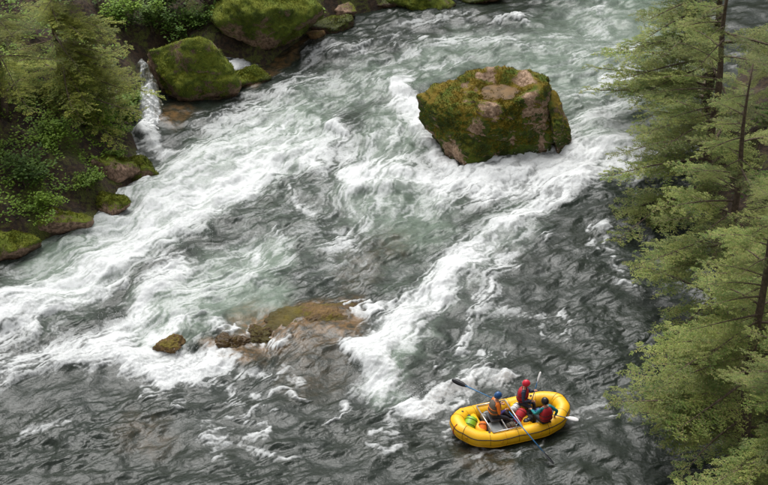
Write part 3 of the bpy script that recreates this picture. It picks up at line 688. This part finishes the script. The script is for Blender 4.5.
def shrub(name, loc, r, n, size, label, mat, seed, cat='shrub', group=None, stems=9):
    rs = np.random.RandomState(seed); root = empty(name, loc, label, cat, group); st = MB(); V = []; tips = []
    for i in range(stems):
        a = rs.uniform(0, 2 * pi); e = rs.uniform(.15, 1.0); tip = np.array([cos(a) * r[0] * e, sin(a) * r[1] * e, r[2] * rs.uniform(.6, 1.1) * (1.15 - .45 * e)])
        mid = tip * .5 + np.array([0, 0, .15 * r[2]]); st.tube([(0, 0, -.15), tuple(mid), tuple(tip)], [.02, .012, .005], 4, cap=False); tips.append((mid, tip))
        for j in range(3):
            b = mid + (tip - mid) * rs.rand() + rs.normal(0, .28, 3) * np.array(r); b[2] = max(b[2], .1); st.tube([tuple(mid), tuple(b)], [.008, .003], 3, cap=False); tips.append((mid, b))
    for i in range(n):
        m, t = tips[rs.randint(len(tips))]; p = m + (t - m) * rs.uniform(.25, 1.08) + rs.normal(0, .085, 3) * np.array(r)
        d = rs.normal(size=3); d[2] = abs(d[2]) * .25 - .15; d /= np.linalg.norm(d); s = np.cross(d, [0, 0, 1]) + rs.normal(0, .35, 3); s /= np.linalg.norm(s); l = size * rs.uniform(.6, 1.3); up = np.cross(s, d) * l * .12
        V += [p, p + d * l * .5 + s * l * .36 + up, p + d * l, p + d * l * .5 - s * l * .36 + up]
    st.build('stems', M['bark'], root)
    V = np.array(V, np.float32); k = np.arange(len(V) // 4, dtype=np.int32)[:, None] * 4
    F = np.concatenate([k + np.array([[0, 1, 2]]), k + np.array([[0, 2, 3]])]).astype(np.int32)
    obj('foliage', new_mesh('foliage', V, F, False), M[mat], root)
    return root
def plant(u, v, *a, **k):
    z = k.pop('z', None); p = G(u, v, z) if z is not None else on(hL, u, v); return shrub('leafy_shrub', p, *a, **k)
plant(117, 122, (1.15, .9, 1.0), 1500, .13, 'bright green small leaved shrub on the bank beside the white cascade', 'leaf', 61)
plant(92, 128, (1.3, 1.0, 1.2), 1500, .13, 'green shrub behind the brown bank rock', 'leaf', 62)
plant(60, 150, (1.4, 1.1, 1.2), 1500, .13, 'wide green shrub above the mossy waterline rock', 'leaf', 63)
plant(118, 158, (.5, .4, .35), 420, .09, 'tiny bright green cushion plant on the brown bank rock', 'leaf', 64, z=1.1)
plant(25, 185, (1.5, 1.2, 1.3), 1500, .14, 'dense shrub on the bank above the broad mossy rock', 'leaf_d', 65)
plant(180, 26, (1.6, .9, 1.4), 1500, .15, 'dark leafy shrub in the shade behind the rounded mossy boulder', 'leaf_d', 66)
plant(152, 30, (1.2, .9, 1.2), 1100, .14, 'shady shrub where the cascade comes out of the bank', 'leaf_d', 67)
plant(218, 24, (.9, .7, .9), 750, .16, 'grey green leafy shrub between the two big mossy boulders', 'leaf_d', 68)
plant(276, 44, (.5, .35, .45), 170, .15, 'small light green sprig hanging under the overhanging boulder', 'leaf', 69, z=.6)
plant(316, 14, (.5, .4, .45), 160, .16, 'light green sprig on the nose of the overhanging boulder', 'leaf', 70, z=1.0)
plant(212, 74, (.35, .3, .3), 110, .12, 'little fern sprig on the side of the rounded mossy boulder', 'leaf', 71, z=.9)
plant(205, 2, (1.8, 1.2, 1.5), 1300, .16, 'leafy shrub on top of the bank above the rounded mossy boulder', 'leaf', 72)
plant(250, -8, (1.8, 1.0, 1.2), 1300, .15, 'bright leafy growth on the crown of the overhanging boulder', 'leaf', 73)
plant(345, -12, (1.6, 1.0, 1.3), 900, .15, 'low shrub above the dark shore of pale stone', 'leaf_d', 74)
plant(440, -14, (2.2, 1.0, 1.0), 1200, .15, 'green scrub behind the long mossy far shore rock', 'leaf', 75)
plant(132, 20, (1.5, 1.1, 1.4), 1500, .14, 'leafy shrub tangled into the hanging fir boughs', 'leaf', 90)
plant(236, 8, (1.3, 1.0, 1.2), 1300, .15, 'leafy shrub at the shoulder of the overhanging boulder', 'leaf', 91)
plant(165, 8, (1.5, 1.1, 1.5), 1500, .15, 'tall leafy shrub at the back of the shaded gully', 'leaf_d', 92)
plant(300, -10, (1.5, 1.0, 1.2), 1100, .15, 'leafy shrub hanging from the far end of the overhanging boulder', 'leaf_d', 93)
plant(128, 108, (.9, .8, .8), 1300, .11, 'fresh green fern like shrub at the lip of the cascade', 'leaf', 94)
plant(110, 140, (.9, .7, .6), 1000, .10, 'low green creeper on the brown soil below the bright shrub', 'leaf', 95)
plant(85, 190, (1.1, .9, .7), 1000, .11, 'low green creeper above the tan rock', 'leaf', 96)
plant(40, 215, (1.3, .9, .8), 1000, .12, 'low leafy plant behind the mossy waterline rocks', 'leaf', 97)
def ground_cover(h, area, n, size, mat, seed, label):
    rs = np.random.RandomState(seed); V = []
    for i in range(n):
        p = G(rs.uniform(area[0], area[1]), rs.uniform(area[2], area[3]), rs.uniform(0, 2.5)); z = h(p.x, p.y)
        if z < .95 or pn2(np.array([p.x * .8]), np.array([p.y * .8]), seed)[0] < -.12: continue
        for j in range(6):
            a = rs.uniform(0, 2 * pi); l = size * rs.uniform(.6, 1.5); d = np.array([cos(a), sin(a), rs.uniform(-.1, .7)]); sd_ = np.array([-sin(a), cos(a), rs.uniform(-.3, .3)]); q = np.array([p.x, p.y, z]) + rs.normal(0, .13, 3); q[2] = max(q[2], z) + rs.uniform(0, .22)
            V += [q, q + d * l * .5 + sd_ * l * .34, q + d * l, q + d * l * .5 - sd_ * l * .34]
    V = np.array(V); k = np.arange(len(V) // 4, dtype=np.int32)[:, None] * 4
    o = obj('ground_cover', new_mesh('ground_cover', V, np.concatenate([k + np.array([[0, 1, 2]]), k + np.array([[0, 2, 3]])]).astype(np.int32), False), M[mat], kind='stuff'); tag(o, label, 'ground cover')
ground_cover(hL, (-20, 138, 60, 225), 2000, .12, 'leaf', 3, 'low green ferns and leaves covering the left bank soil')
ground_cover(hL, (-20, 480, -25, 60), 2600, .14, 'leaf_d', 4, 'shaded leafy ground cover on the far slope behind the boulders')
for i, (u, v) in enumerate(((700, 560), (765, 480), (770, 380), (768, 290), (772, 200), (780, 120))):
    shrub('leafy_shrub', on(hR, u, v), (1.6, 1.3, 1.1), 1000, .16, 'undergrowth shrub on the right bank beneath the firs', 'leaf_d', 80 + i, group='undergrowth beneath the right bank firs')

# ================================================================== RAFT
RA, RB = G(452, 432, .35), G(567, 407, .35)
RC = (RA + RB) / 2; RC.z = 0; hv = (RB - RA); RYAW = math.atan2(hv.y, hv.x); RL = hv.length
print('raft length', RL)
raft = empty('raft', RC, 'yellow inflatable river raft carrying three people and gear', 'raft', rz=RYAW)
RM = Matrix.Translation(RC) @ Matrix.Rotation(RYAW, 4, 'Z'); RI = RM.inverted()
HLn = RL / 2 - .26; TR = .265
def tube_path():
    q = [(0, .80, .29), (HLn * .50, .80, .30), (HLn * .80, .66, .40), (HLn, .27, .52), (HLn, -.27, .52), (HLn * .80, -.66, .40), (HLn * .50, -.80, .30), (0, -.80, .29)]
    q += [(-x, y, z) for x, y, z in q[::-1]][1:-1]
    p = [Vector(a) for a in q]
    for it in range(2):
        r = []
        for i in range(len(p)):
            a, b = p[i], p[(i + 1) % len(p)]; r += [a.lerp(b, .14), a.lerp(b, .86)]
        p = r
    out = []
    for i in range(len(p)):
        a, b = p[i], p[(i + 1) % len(p)]; k = max(1, int((b - a).length / .14))
        out += [a.lerp(b, j / k) for j in range(k)]
    return out
TP = tube_path()
mb = MB(); mb.tube(TP, TR, 24, closed=True); mb.build('tube', M['yellow'], raft)
mb = MB(); fl = [Vector((p.x * .95, p.y * .95, .13 + max(0, p.z - .3) * .8)) for p in TP]; n = len(fl)
mb.add([(0, 0, .13)] + fl, [(0, 1 + i, 1 + (i + 1) % n) for i in range(n)]); mb.build('floor', M['floor'], raft)
mb = MB(); mb.tube([(.42, -.62, .36), (.42, .62, .36)], .20, 18); mb.build('thwart', M['yellow'], raft)
mb = MB(); mb.tube([(-1.22, -.62, .34), (-1.22, .62, .34)], .18, 18); mb.build('thwart', M['yellow'], raft)
def off(i, ang, r):                                         # point on the tube's skin
    p = TP[i % len(TP)]; t = (TP[(i + 1) % len(TP)] - TP[i - 1]).normalized(); o = Vector((t.y, -t.x, 0)).normalized()
    if o.dot(Vector((p.x, p.y, 0))) < 0: o = -o
    return p + (o * cos(ang) + Vector((0, 0, 1)) * sin(ang)) * r
mb = MB(); mb.tube([off(i, radians(32) - .10 * abs(sin(i * pi / 7)), TR + .014) for i in range(len(TP))], .015, 5, closed=True); mb.build('lifeline', M['black'], raft)
for i in range(0, len(TP), 7):
    mb = MB(); mb.tube([off(i, radians(a), TR + .004) for a in range(-20, 150, 12)], .009, 4, squash=.6); mb.build('strap', M['black'], raft)
mb = MB(); mb.tube([off(i, radians(-38), TR + .004) for i in range(len(TP))], .018, 5, closed=True); mb.build('rub_strake', M['yellow'], raft)
for i in range(3, len(TP), 9):
    mb = MB(); c = off(i, radians(8), TR - .004); n_ = (c - TP[i]).normalized(); a_ = n_.orthogonal().normalized(); b_ = n_.cross(a_)
    mb.tube([c, c + n_ * .012], [.06, .05], 14); mb.tube([c + n_ * .02 + (a_ * cos(h) + b_ * sin(h)) * .035 for h in np.linspace(0, 2 * pi, 12, endpoint=False)], .008, 5, closed=True); mb.build('ring_patch', M['yseam'], raft)
for i in (6, 24, 42, 58):
    c = off(i, radians(100), TR - .004); mb = MB(); mb.tube([c, c + Vector((0, 0, .02))], [.05, .04], 12); mb.build('valve', M['blkpl'], raft)
for i in range(5, len(TP), 11):
    mb = MB(); mb.tube([off(i, radians(a), TR + .001) for a in range(0, 360, 15)], .02, 4, closed=True, squash=.25); mb.build('seam', M['yseam'], raft)
bow = min(range(len(TP)), key=lambda i: TP[i].x); mb = MB()
mb.tube([off(bow, radians(a), TR + .02 + .01 * sin(a)) for a in (60, 30, 0, -30, -60)], .016, 5); mb.build('bow_line', M['red'], raft)
mb = MB()
for y in (-.78, .78): mb.tube([(-.95, y, .60), (.12, y, .60)], .024, 8)
for x in (-.95, -.42, .12): mb.tube([(x, -.78, .60), (x, .78, .60)], .024, 8)
mb.build('rowing_frame', M['alu'], raft)
mb = MB(); mb.box((-.66, 0, .63), (.16, .28, .02), bev=.008); mb.build('seat', M['dgrey'], raft)
for y in (-.80, .80):
    mb = MB(); mb.tube([(-.12, y, .58), (-.12, y, .74)], .02, 8); mb.tube([(-.18, y, .84), (-.17, y, .76), (-.12, y, .735), (-.07, y, .76), (-.06, y, .84)], .014, 6); mb.build('oarlock', M['alu'], raft)

def RW(x, y, z): return RM @ Vector((x, y, z))

# ---- gear
def bag(name, a, b, r, label, mat, cat='bag', bulge=.12, seed=0):
    a, b = Vector(a), Vector(b); rs = random.Random(seed); mb = MB(); k = 10; pts, rad = [], []
    for i in range(k + 1):
        t = i / k; pts.append(a.lerp(b, t) + Vector((0, 0, .02 * sin(t * 7 + seed)))); e = min(t, 1 - t)
        rad.append(r * (min(1, (e / .16)) ** .5 if e < .16 else 1) * (1 + bulge * sin(t * pi) + .05 * rs.uniform(-1, 1)) + .008)
    c = (a + b) / 2; mb.tube([p - c for p in pts], rad, 14); root = empty(name, c, label, cat); mb.build('body', M[mat], root)
    m2 = MB()
    for t in (.3, .7):
        i = int(t * k); p = pts[i] - c; d = (b - a).normalized(); s = d.orthogonal().normalized(); q = d.cross(s)
        m2.tube([p + (s * cos(h) + q * sin(h)) * (rad[i] + .004) for h in np.linspace(0, 2 * pi, 16, endpoint=False)], .011, 4, closed=True)
    m2.build('strap', M['black'], root); return root
bag('dry_bag', RW(-1.62, -.12, .34), RW(-1.28, .26, .62), .19, 'lime green dry bag lying in the end of the raft behind the rower', 'green')
bag('dry_bag', RW(-1.22, -.46, .32), RW(-1.04, -.06, .56), .12, 'yellow orange dry bag standing next to the lime green one', 'orange', seed=2)
mb = MB(); mb.box((0, 0, 0), (.24, .26, .17), Matrix.Rotation(RYAW, 3, 'Z'), bev=.04); bx = mb.build('dry_box', M['grey'], None, loc=RW(-.72, -.38, .34)); tag(bx, 'grey gear box under the rowing seat in the raft', 'box')
bag('gear_bag', RW(.10, -.30, .42), RW(.52, .02, .66), .15, 'red and black gear bag on the raft thwart between the people', 'red', seed=4)
bag('gear_bag', RW(.60, -.25, .30), RW(.86, .22, .34), .15, 'dark grey gear bag on the raft floor at the paddlers feet', 'dgrey', seed=5)
bag('throw_bag', RW(-.32, -.60, .30), RW(-.02, -.52, .30), .10, 'small red throw bag on the raft floor by the near tube', 'red', seed=6)

bag('gear_bag', RW(-.38, .10, .30), RW(.02, .42, .32), .15, 'dark bag on the floor at the feet of the rower', 'pants', seed=10)
bag('gear_bag', RW(-.92, .28, .36), RW(-.50, .50, .38), .15, 'grey bag stowed under the far side of the rowing frame', 'grey', seed=11)
bag('gear_bag', RW(-.30, -.36, .30), RW(.12, -.22, .30), .13, 'brown bag beside the small red throw bag', 'greyv', seed=12)
bag('gear_bag', RW(.92, -.10, .30), RW(1.22, .20, .34), .14, 'blue bag on the raft floor in front of the teal person', 'blueh', seed=13)
bag('gear_bag', RW(.16, .18, .52), RW(.50, .42, .60), .12, 'white and grey bag on the far end of the raft thwart', 'white', seed=7)
bag('gear_bag', RW(.30, -.52, .50), RW(.62, -.40, .46), .11, 'black bag tucked against the near tube beside the red bag', 'blkpl', seed=8)
bag('dry_bag', RW(-1.62, .30, .34), RW(-1.30, .52, .40), .14, 'blue grey dry bag under the far tube beside the lime green one', 'navy', seed=9)
# ---- oars and paddles
def blade_mesh(mb, base, tip, w, nrm, mi):
    d = (tip - base); L = d.length; d.normalize(); s = d.cross(nrm).normalized(); n2 = s.cross(d).normalized(); V = []; F = []
    prof = [(0, .10), (.12, .42), (.35, .85), (.6, 1.0), (.82, .92), (.95, .62), (1, .25)]
    for t, k in prof:
        p = base + d * L * t + n2 * (.03 * (t - .4) ** 2)
        for a, b in ((-1, 0), (-.3, 1), (.3, 1), (1, 0), (.3, -1), (-.3, -1)): V.append(p + s * (w * .5 * k * a) + n2 * (.012 * b))
    m = len(prof)
    for i in range(m - 1):
        for k in range(6): F.append((i * 6 + k, i * 6 + (k + 1) % 6, (i + 1) * 6 + (k + 1) % 6, (i + 1) * 6 + k))
    F += [tuple(range(5, -1, -1)), tuple(range((m - 1) * 6, m * 6))]; mb.add(V, F, mi)
def oar(name, h, t, label, cat, shaft, blade, bl, bw, r=.021, nrm=Vector((0, .5, 1)), grip='tube'):
    h, t = Vector(h), Vector(t); d = (t - h).normalized(); L = (t - h).length; root = empty(name, h, label, cat)
    mb = MB(); mb.tube([d * .12, d * (L - bl * .8)], r, 10); mb.build('shaft', M[shaft], root)
    mb = MB()
    if grip == 'tube': mb.tube([Vector((0, 0, 0)), d * .14], r * 1.15, 8)
    else:
        s = d.cross(nrm).normalized(); mb.tube([-s * .06, s * .06], .016, 8); mb.tube([Vector((0, 0, 0)), d * .13], r, 8)
    mb.build('grip', M['blkpl'], root)
    mb = MB(); blade_mesh(mb, d * (L - bl), d * L, bw, nrm, 0); mb.build('blade', M[blade], root); print(name, 'length', round(L, 2)); return root
LKN, LKF = RW(-.12, -.80, .79), RW(-.12, .80, .79)          # oarlocks, near and far side
hN = RW(-.22, -.14, .97); hF = RW(-.20, .16, .97)
tF = G(452, 379.5, 1.25); tN = G(553.5, 464, .12)
oar('oar', hF, tF, 'long blue oar with black blade raised over the far side of the raft', 'oar', 'blue', 'blkpl', .66, .19, nrm=Vector((.2, -.8, .6)))
oar('oar', hN, tN, 'long blue oar with black blade reaching down over the near side of the raft', 'oar', 'blue', 'blkpl', .62, .17)

# ---- people
def ik(a, c, l1, l2, pole):
    a, c = Vector(a), Vector(c); d = c - a; L = min(d.length, (l1 + l2) * .985); d.normalize(); c = a + d * L
    x = (l1 * l1 - l2 * l2 + L * L) / (2 * L); h = sqrt(max(1e-6, l1 * l1 - x * x)); pl = pole - d * pole.dot(d)
    pl = pl.normalized() if pl.length > 1e-4 else d.orthogonal().normalized()
    return a + d * x + pl * h, c
def skin_mesh(chains):
    vs, es, rs = [], [], []; idx = {}
    for ch in chains:
        prev = None
        for key, p, r in ch:
            if key not in idx: idx[key] = len(vs); vs.append(tuple(p)); rs.append(r)
            if prev is not None: es.append((prev, idx[key]))
            prev = idx[key]
    me = bpy.data.meshes.new('sk'); me.from_pydata(vs, es, []); o = bpy.data.objects.new('sk', me); COL.objects.link(o)
    o.modifiers.new('skin', 'SKIN'); sv = me.skin_vertices[0].data
    for i, r in enumerate(rs): sv[i].radius = r if hasattr(r, '__len__') else (r, r); sv[i].use_root = (i == 0)
    ss = o.modifiers.new('sub', 'SUBSURF'); ss.levels = 2; ss.render_levels = 2
    dg = bpy.context.evaluated_depsgraph_get(); dg.update(); ev = o.evaluated_get(dg); m = bpy.data.meshes.new_from_object(ev)
    V = [v.co.copy() for v in m.vertices]; F = [list(p.vertices) for p in m.polygons]
    bpy.data.objects.remove(o); bpy.data.meshes.remove(me); bpy.data.meshes.remove(m); return V, F
def person(pel, face, hands, feet, cols, label, lean=.15, look=None, side_lean=0.0, helmet='redh'):
    """cols: jacket, sleeve end, trousers, vest"""
    pel = Vector(pel); fw = Vector((face[0], face[1], 0)).normalized(); lf = Vector((-fw.y, fw.x, 0)); up = Vector((0, 0, 1))
    ax = (up * cos(lean) + fw * sin(lean) + lf * side_lean).normalized(); fr = (fw - ax * fw.dot(ax)).normalized()
    root = empty('person', pel, label, 'person'); root.scale = (1.1, 1.1, 1.1)
    hands = [pel + (Vector(h) - pel) / 1.1 for h in hands]; feet = [pel + (Vector(h) - pel) / 1.1 for h in feet]
    W = lambda p: p - pel
    waist, chest, neck = pel + ax * .18, pel + ax * .38, pel + ax * .53
    lk = Vector(look) if look is not None else fw; lk = Vector((lk.x, lk.y, 0)).normalized()
    hc = neck + ax * .06 + up * .10 + lk * .03
    shl = [chest + ax * .09 + lf * .17, chest + ax * .09 - lf * .17]
    hips = [pel + lf * .10, pel - lf * .10]
    ch = [[('pel', pel, (.145, .12)), ('waist', waist, (.14, .11)), ('chest', chest, (.16, .12)), ('neck', neck, .06), ('head', neck + up * .06, .055)]]
    ends = []
    for s, nm in ((0, 'l'), (1, 'r')):
        sg = 1 if s == 0 else -1
        el, wr = ik(shl[s], hands[s], .29, .27, -up * 1.0 + lf * sg * .7 - fw * .35)
        hd = (wr - el).normalized(); ends.append((wr, hd, el))
        ch.append([('chest', chest, .15), ('sh' + nm, shl[s], .075), ('ua' + nm, shl[s].lerp(el, .5), .06), ('el' + nm, el, .05), ('fa' + nm, el.lerp(wr, .5), .045), ('wr' + nm, wr, .031), ('pa' + nm, wr + hd * .07, (.042, .022))])
        kn, an = ik(hips[s], feet[s], .43, .42, up * 1.0 + fw * .6 + lf * sg * .25)
        toe = an + (fw + Vector((0, 0, -.15))).normalized() * .19
        ch.append([('pel', pel, .14), ('hp' + nm, hips[s], .10), ('th' + nm, hips[s].lerp(kn, .5), .085), ('kn' + nm, kn, .065), ('ca' + nm, kn.lerp(an, .45), .058), ('an' + nm, an, .045), ('to' + nm, toe, (.045, .03))])
    V, F = skin_mesh(ch); segs = []
    for c in ch:
        for a, b in zip(c[:-1], c[1:]): segs.append((a[0], b[0], Vector(a[1]), Vector(b[1])))
    def mi(p):
        best, bk = 9, None
        for a, b, A, B in segs:
            d = B - A; t = max(0, min(1, (p - A).dot(d) / max(d.length_squared, 1e-9))); q = (p - A - d * t).length
            if q < best: best, bk = q, (a, b)
        a, b = bk
        if b.startswith('pa'): return 3
        if b[:2] in ('wr', 'fa'): return 1
        if b[:2] in ('th', 'kn', 'ca', 'hp'): return 2
        if b[:2] in ('an', 'to'): return 4 if b[:2] == 'to' else 2
        if b in ('head',): return 3
        if b == 'waist': return 0
        return 0
    mb = MB()
    for q in F:
        pass
    mats_i = [mi(sum((V[i] for i in q), Vector()) / len(q)) for q in F]
    mb.v = [tuple(W(p)) for p in V]; mb.f = [tuple(q) for q in F]; mb.m = mats_i; mb.n = len(V)
    # fingers, rooted in the palm and curled round what the hand holds
    for (wr, hd, el), sg in zip(ends, (1, -1)):
        pn = hd.cross(up); pn = pn.normalized() if pn.length > .1 else lf; dn = pn.cross(hd).normalized()
        for k, ln in enumerate((.075, .085, .08, .065)):
            b = wr + hd * .085 + pn * (.018 * (k - 1.5)); c1 = b + hd * ln * .5 - dn * .01; c2 = c1 + (hd * .2 - dn) * ln * .45; c3 = c2 + (-hd * .7 - dn * .4) * ln * .35
            mb.tube([W(b - hd * .03), W(b), W(c1), W(c2), W(c3)], [.010, .010, .0095, .0085, .007], 6, 3)
        b = wr + hd * .03 + pn * .03 * sg; mb.tube([W(b - pn * .02 * sg), W(b + hd * .02 + pn * .012 * sg), W(b + hd * .05 - dn * .02), W(b + hd * .075 - dn * .04)], [.012, .012, .010, .008], 6, 3)
    # head: skull, jaw, nose, ears, eyes, mouth
    lr = Vector((-lk.y, lk.x, 0)); Vh, Fh = [], []; nu, nv = 20, 14
    for j in range(nv + 1):
        ph = pi * j / nv
        for i in range(nu):
            th = 2 * pi * i / nu; x, y, z = sin(ph) * cos(th), sin(ph) * sin(th), cos(ph)
            k = 1 - .22 * max(0, -z) ** 1.5 * (1 if x < .2 else .55); nose = .022 * math.exp(-((y / .16) ** 2 + ((z + .12) / .22) ** 2)) if x > 0 else 0
            brow = -.010 * math.exp(-(((abs(y) - .36) / .16) ** 2 + ((z - .05) / .12) ** 2)) if x > 0 else 0
            Vh.append(W(hc + lk * (x * .096 * k + nose + brow) + lr * (y * .076 * k) + up * (z * .118)))
    for j in range(nv):
        for i in range(nu): Fh.append((j * nu + i, (j + 1) * nu + i, (j + 1) * nu + (i + 1) % nu, j * nu + (i + 1) % nu))
    mb.add(Vh, Fh, 3)
    for s in (-1, 1):
        mb.tube([W(hc + lr * s * .072 + up * (.02 - .05 * k)) for k in (0, .4, .8, 1)], [.008, .018, .016, .007], 6, 3)
        e = hc + lk * .083 + lr * s * .030 + up * .008; mb.tube([W(e - lk * .006), W(e + lk * .006)], [.011, .006], 8, 5)
    mb.tube([W(hc + lk * .083 + lr * y - up * .058) for y in (-.022, 0, .022)], [.004, .007, .004], 5, 6)
    o = mb.build('body', [M[cols[0]], M[cols[1]], M[cols[2]], M['skin'], M['blkpl'], M['hair'], M['red']], root)
    # helmet
    hm = MB(); Vh, Fh = [], []; nu, nv = 24, 9
    for r0 in (1.0, .90):
        for j in range(nv + 1):
            ph = (pi * .60) * j / nv
            for i in range(nu):
                th = 2 * pi * i / nu; front = max(0, cos(th)) ; phk = ph * (1 - .22 * front * (j / nv))
                Vh.append(W(hc + up * .012 + (lk * (sin(phk) * cos(th) * .132) + lr * (sin(phk) * sin(th) * .112) + up * (cos(phk) * .142)) * r0))
    N0 = (nv + 1) * nu
    for j in range(nv):
        for i in range(nu):
            a, b, c, d = j * nu + i, (j + 1) * nu + i, (j + 1) * nu + (i + 1) % nu, j * nu + (i + 1) % nu; Fh.append((a, b, c, d)); Fh.append((d + N0, c + N0, b + N0, a + N0))
    for i in range(nu): a, b = nv * nu + i, nv * nu + (i + 1) % nu; Fh.append((a, a + N0, b + N0, b))
    hm.add(Vh, Fh); he = hm.build('helmet', M[helmet], root)
    st = MB(); st.tube([W(hc + lr * .094 - up * .0), W(hc + lr * .07 - up * .09 + lk * .02), W(hc - up * .128 + lk * .035), W(hc - lr * .07 - up * .09 + lk * .02), W(hc - lr * .094)], .007, 4); st.build('chin_strap', M['black'], he)
    # buoyancy vest: waist to shoulders, thick, cut out at the arms
    vb = MB(); Vv, Fv = [], []; nu = 28; rows = [(.05, .170, .135), (.09, .192, .162), (.20, .196, .172), (.31, .198, .176), (.40, .180, .168), (.47, .145, .140), (.505, .105, .10), (.515, .085, .085)]
    for h, a, b in rows:
        for i in range(nu):
            th = 2 * pi * i / nu; c, s = cos(th), sin(th); e = .72
            Vv.append(W(pel + ax * h + fr * (b * abs(c) ** e * (1 if c > 0 else -1)) + lf * (a * abs(s) ** e * (1 if s > 0 else -1))))
    for j in range(len(rows) - 1):
        for i in range(nu): Fv.append((j * nu + i, j * nu + (i + 1) % nu, (j + 1) * nu + (i + 1) % nu, (j + 1) * nu + i))
    Fv.append(tuple(range(nu - 1, -1, -1))); vb.add(Vv, Fv); ve = vb.build('buoyancy_vest', M[cols[3]], root)
    bl = MB()
    for h, a, b in ((.13, .198, .172), (.27, .201, .180)):
        bl.tube([W(pel + ax * h + fr * ((b) * abs(cos(t)) ** .72 * (1 if cos(t) > 0 else -1)) + lf * (a * abs(sin(t)) ** .72 * (1 if sin(t) > 0 else -1))) for t in np.linspace(0, 2 * pi, 28, endpoint=False)], .012, 4, closed=True)
    bl.build('belt', M['black' if cols[3] != 'greyv' else 'orange'], ve)
    return root
rx = Vector((cos(RYAW), sin(RYAW), 0)); ry = Vector((-sin(RYAW), cos(RYAW), 0))
hand_back = lambda h, t, d: Vector(h) + (Vector(t) - Vector(h)).normalized() * d
person(RW(-.66, .02, .72), rx, [hand_back(hF, tF, .05) - rx * .08, hand_back(hN, tN, .05) - rx * .08], [RW(.10, .22, .24), RW(.10, -.18, .24)], ['orange', 'purple', 'pants', 'greyv'],
       'person in blue helmet and grey vest with orange and purple sleeves rowing with both oars', .22, helmet='blueh')
# far-side paddler: sits on the far tube, paddle upright
PR = G(521, 401, .70); pt, pb = G(540.5, 372, 2.05), G(527.5, 414, .42)
pd = (pt - pb).normalized()
oar('paddle', pb, pt, 'paddle held upright by the person in the red helmet, white blade up', 'paddle', 'blue', 'white', .46, .19, .016, Vector((1, .25, 0)), 'tee')
person(PR, (rx * 1.0 - ry * .55), [pb + pd * .95, pb + pd * .52], [PR + rx * .35 - ry * .42 - Vector((0, 0, .44)), PR + rx * .12 - ry * .52 - Vector((0, 0, .44))], ['navy', 'navy', 'pants', 'red'],
       'person in red helmet and red vest sitting with a paddle held upright', .18, helmet='redh')
# near-side paddler: seen from behind, paddle across
PT = G(546, 421, .67); pa, pe = G(529.5, 409.5, .92), G(578.5, 420.5, .55)
oar('paddle', pa, pe, 'paddle held level by the person in teal, white blade out over the water', 'paddle', 'blue', 'white', .46, .21, .016, Vector((0, -.4, 1)), 'tee')
qd = (pe - pa)
person(PT, (ry * 1.0 - rx * .25), [pa + qd * .04, pa + qd * .52], [PT + ry * .50 - rx * .18 - Vector((0, 0, .40)), PT + ry * .48 + rx * .14 - Vector((0, 0, .40))], ['teal', 'teal', 'pants', 'red'],
       'person in black helmet, red vest and teal jacket sitting on the near tube', .12, look=(ry * 1 - rx * .4), helmet='blackh')

# ================================================================== SPRAY thrown up where the white water breaks
def spray():
    rs = np.random.RandomState(5); V = []; F = []
    spots = [(405, 95, 14, 300), (450, 175, 20, 500), (540, 172, 34, 700), (375, 365, 18, 700), (425, 402, 20, 350), (130, 330, 22, 400), (170, 372, 30, 400), (150, 240, 45, 500), (338, 132, 8, 150), (150, 122, 9, 300), (470, 270, 30, 300)]
    for u, v, r, n in spots:
        for i in range(n):
            p = G(u + r * float(np.clip(rs.normal(0, .8), -1.4, 1.4)), v + r * .4 * float(np.clip(rs.normal(0, .8), -1.4, 1.4))); z = .10 + abs(rs.normal(0, .16)); s = rs.uniform(.006, .020)
            c = np.array([p.x, p.y, z]); q = rs.normal(size=(4, 3)); q = q / np.linalg.norm(q, axis=1)[:, None] * s
            V += [c + np.array((1, 1, 1)) * s * .6, c + np.array((1, -1, -1)) * s * .6, c + np.array((-1, 1, -1)) * s * .6, c + np.array((-1, -1, 1)) * s * .6]
    k = np.arange(len(V) // 4)[:, None] * 4
    F = np.concatenate([k + np.array([t]) for t in ((0, 1, 2), (0, 3, 1), (0, 2, 3), (1, 3, 2))]).astype(np.int32)
    o = obj('spray', new_mesh('spray', np.array(V), F), simple('spray_drops', (.8, .81, .82, 1), .4, .02), kind='stuff')
    tag(o, 'white spray droplets flying above the breaking foam', 'spray')
spray()
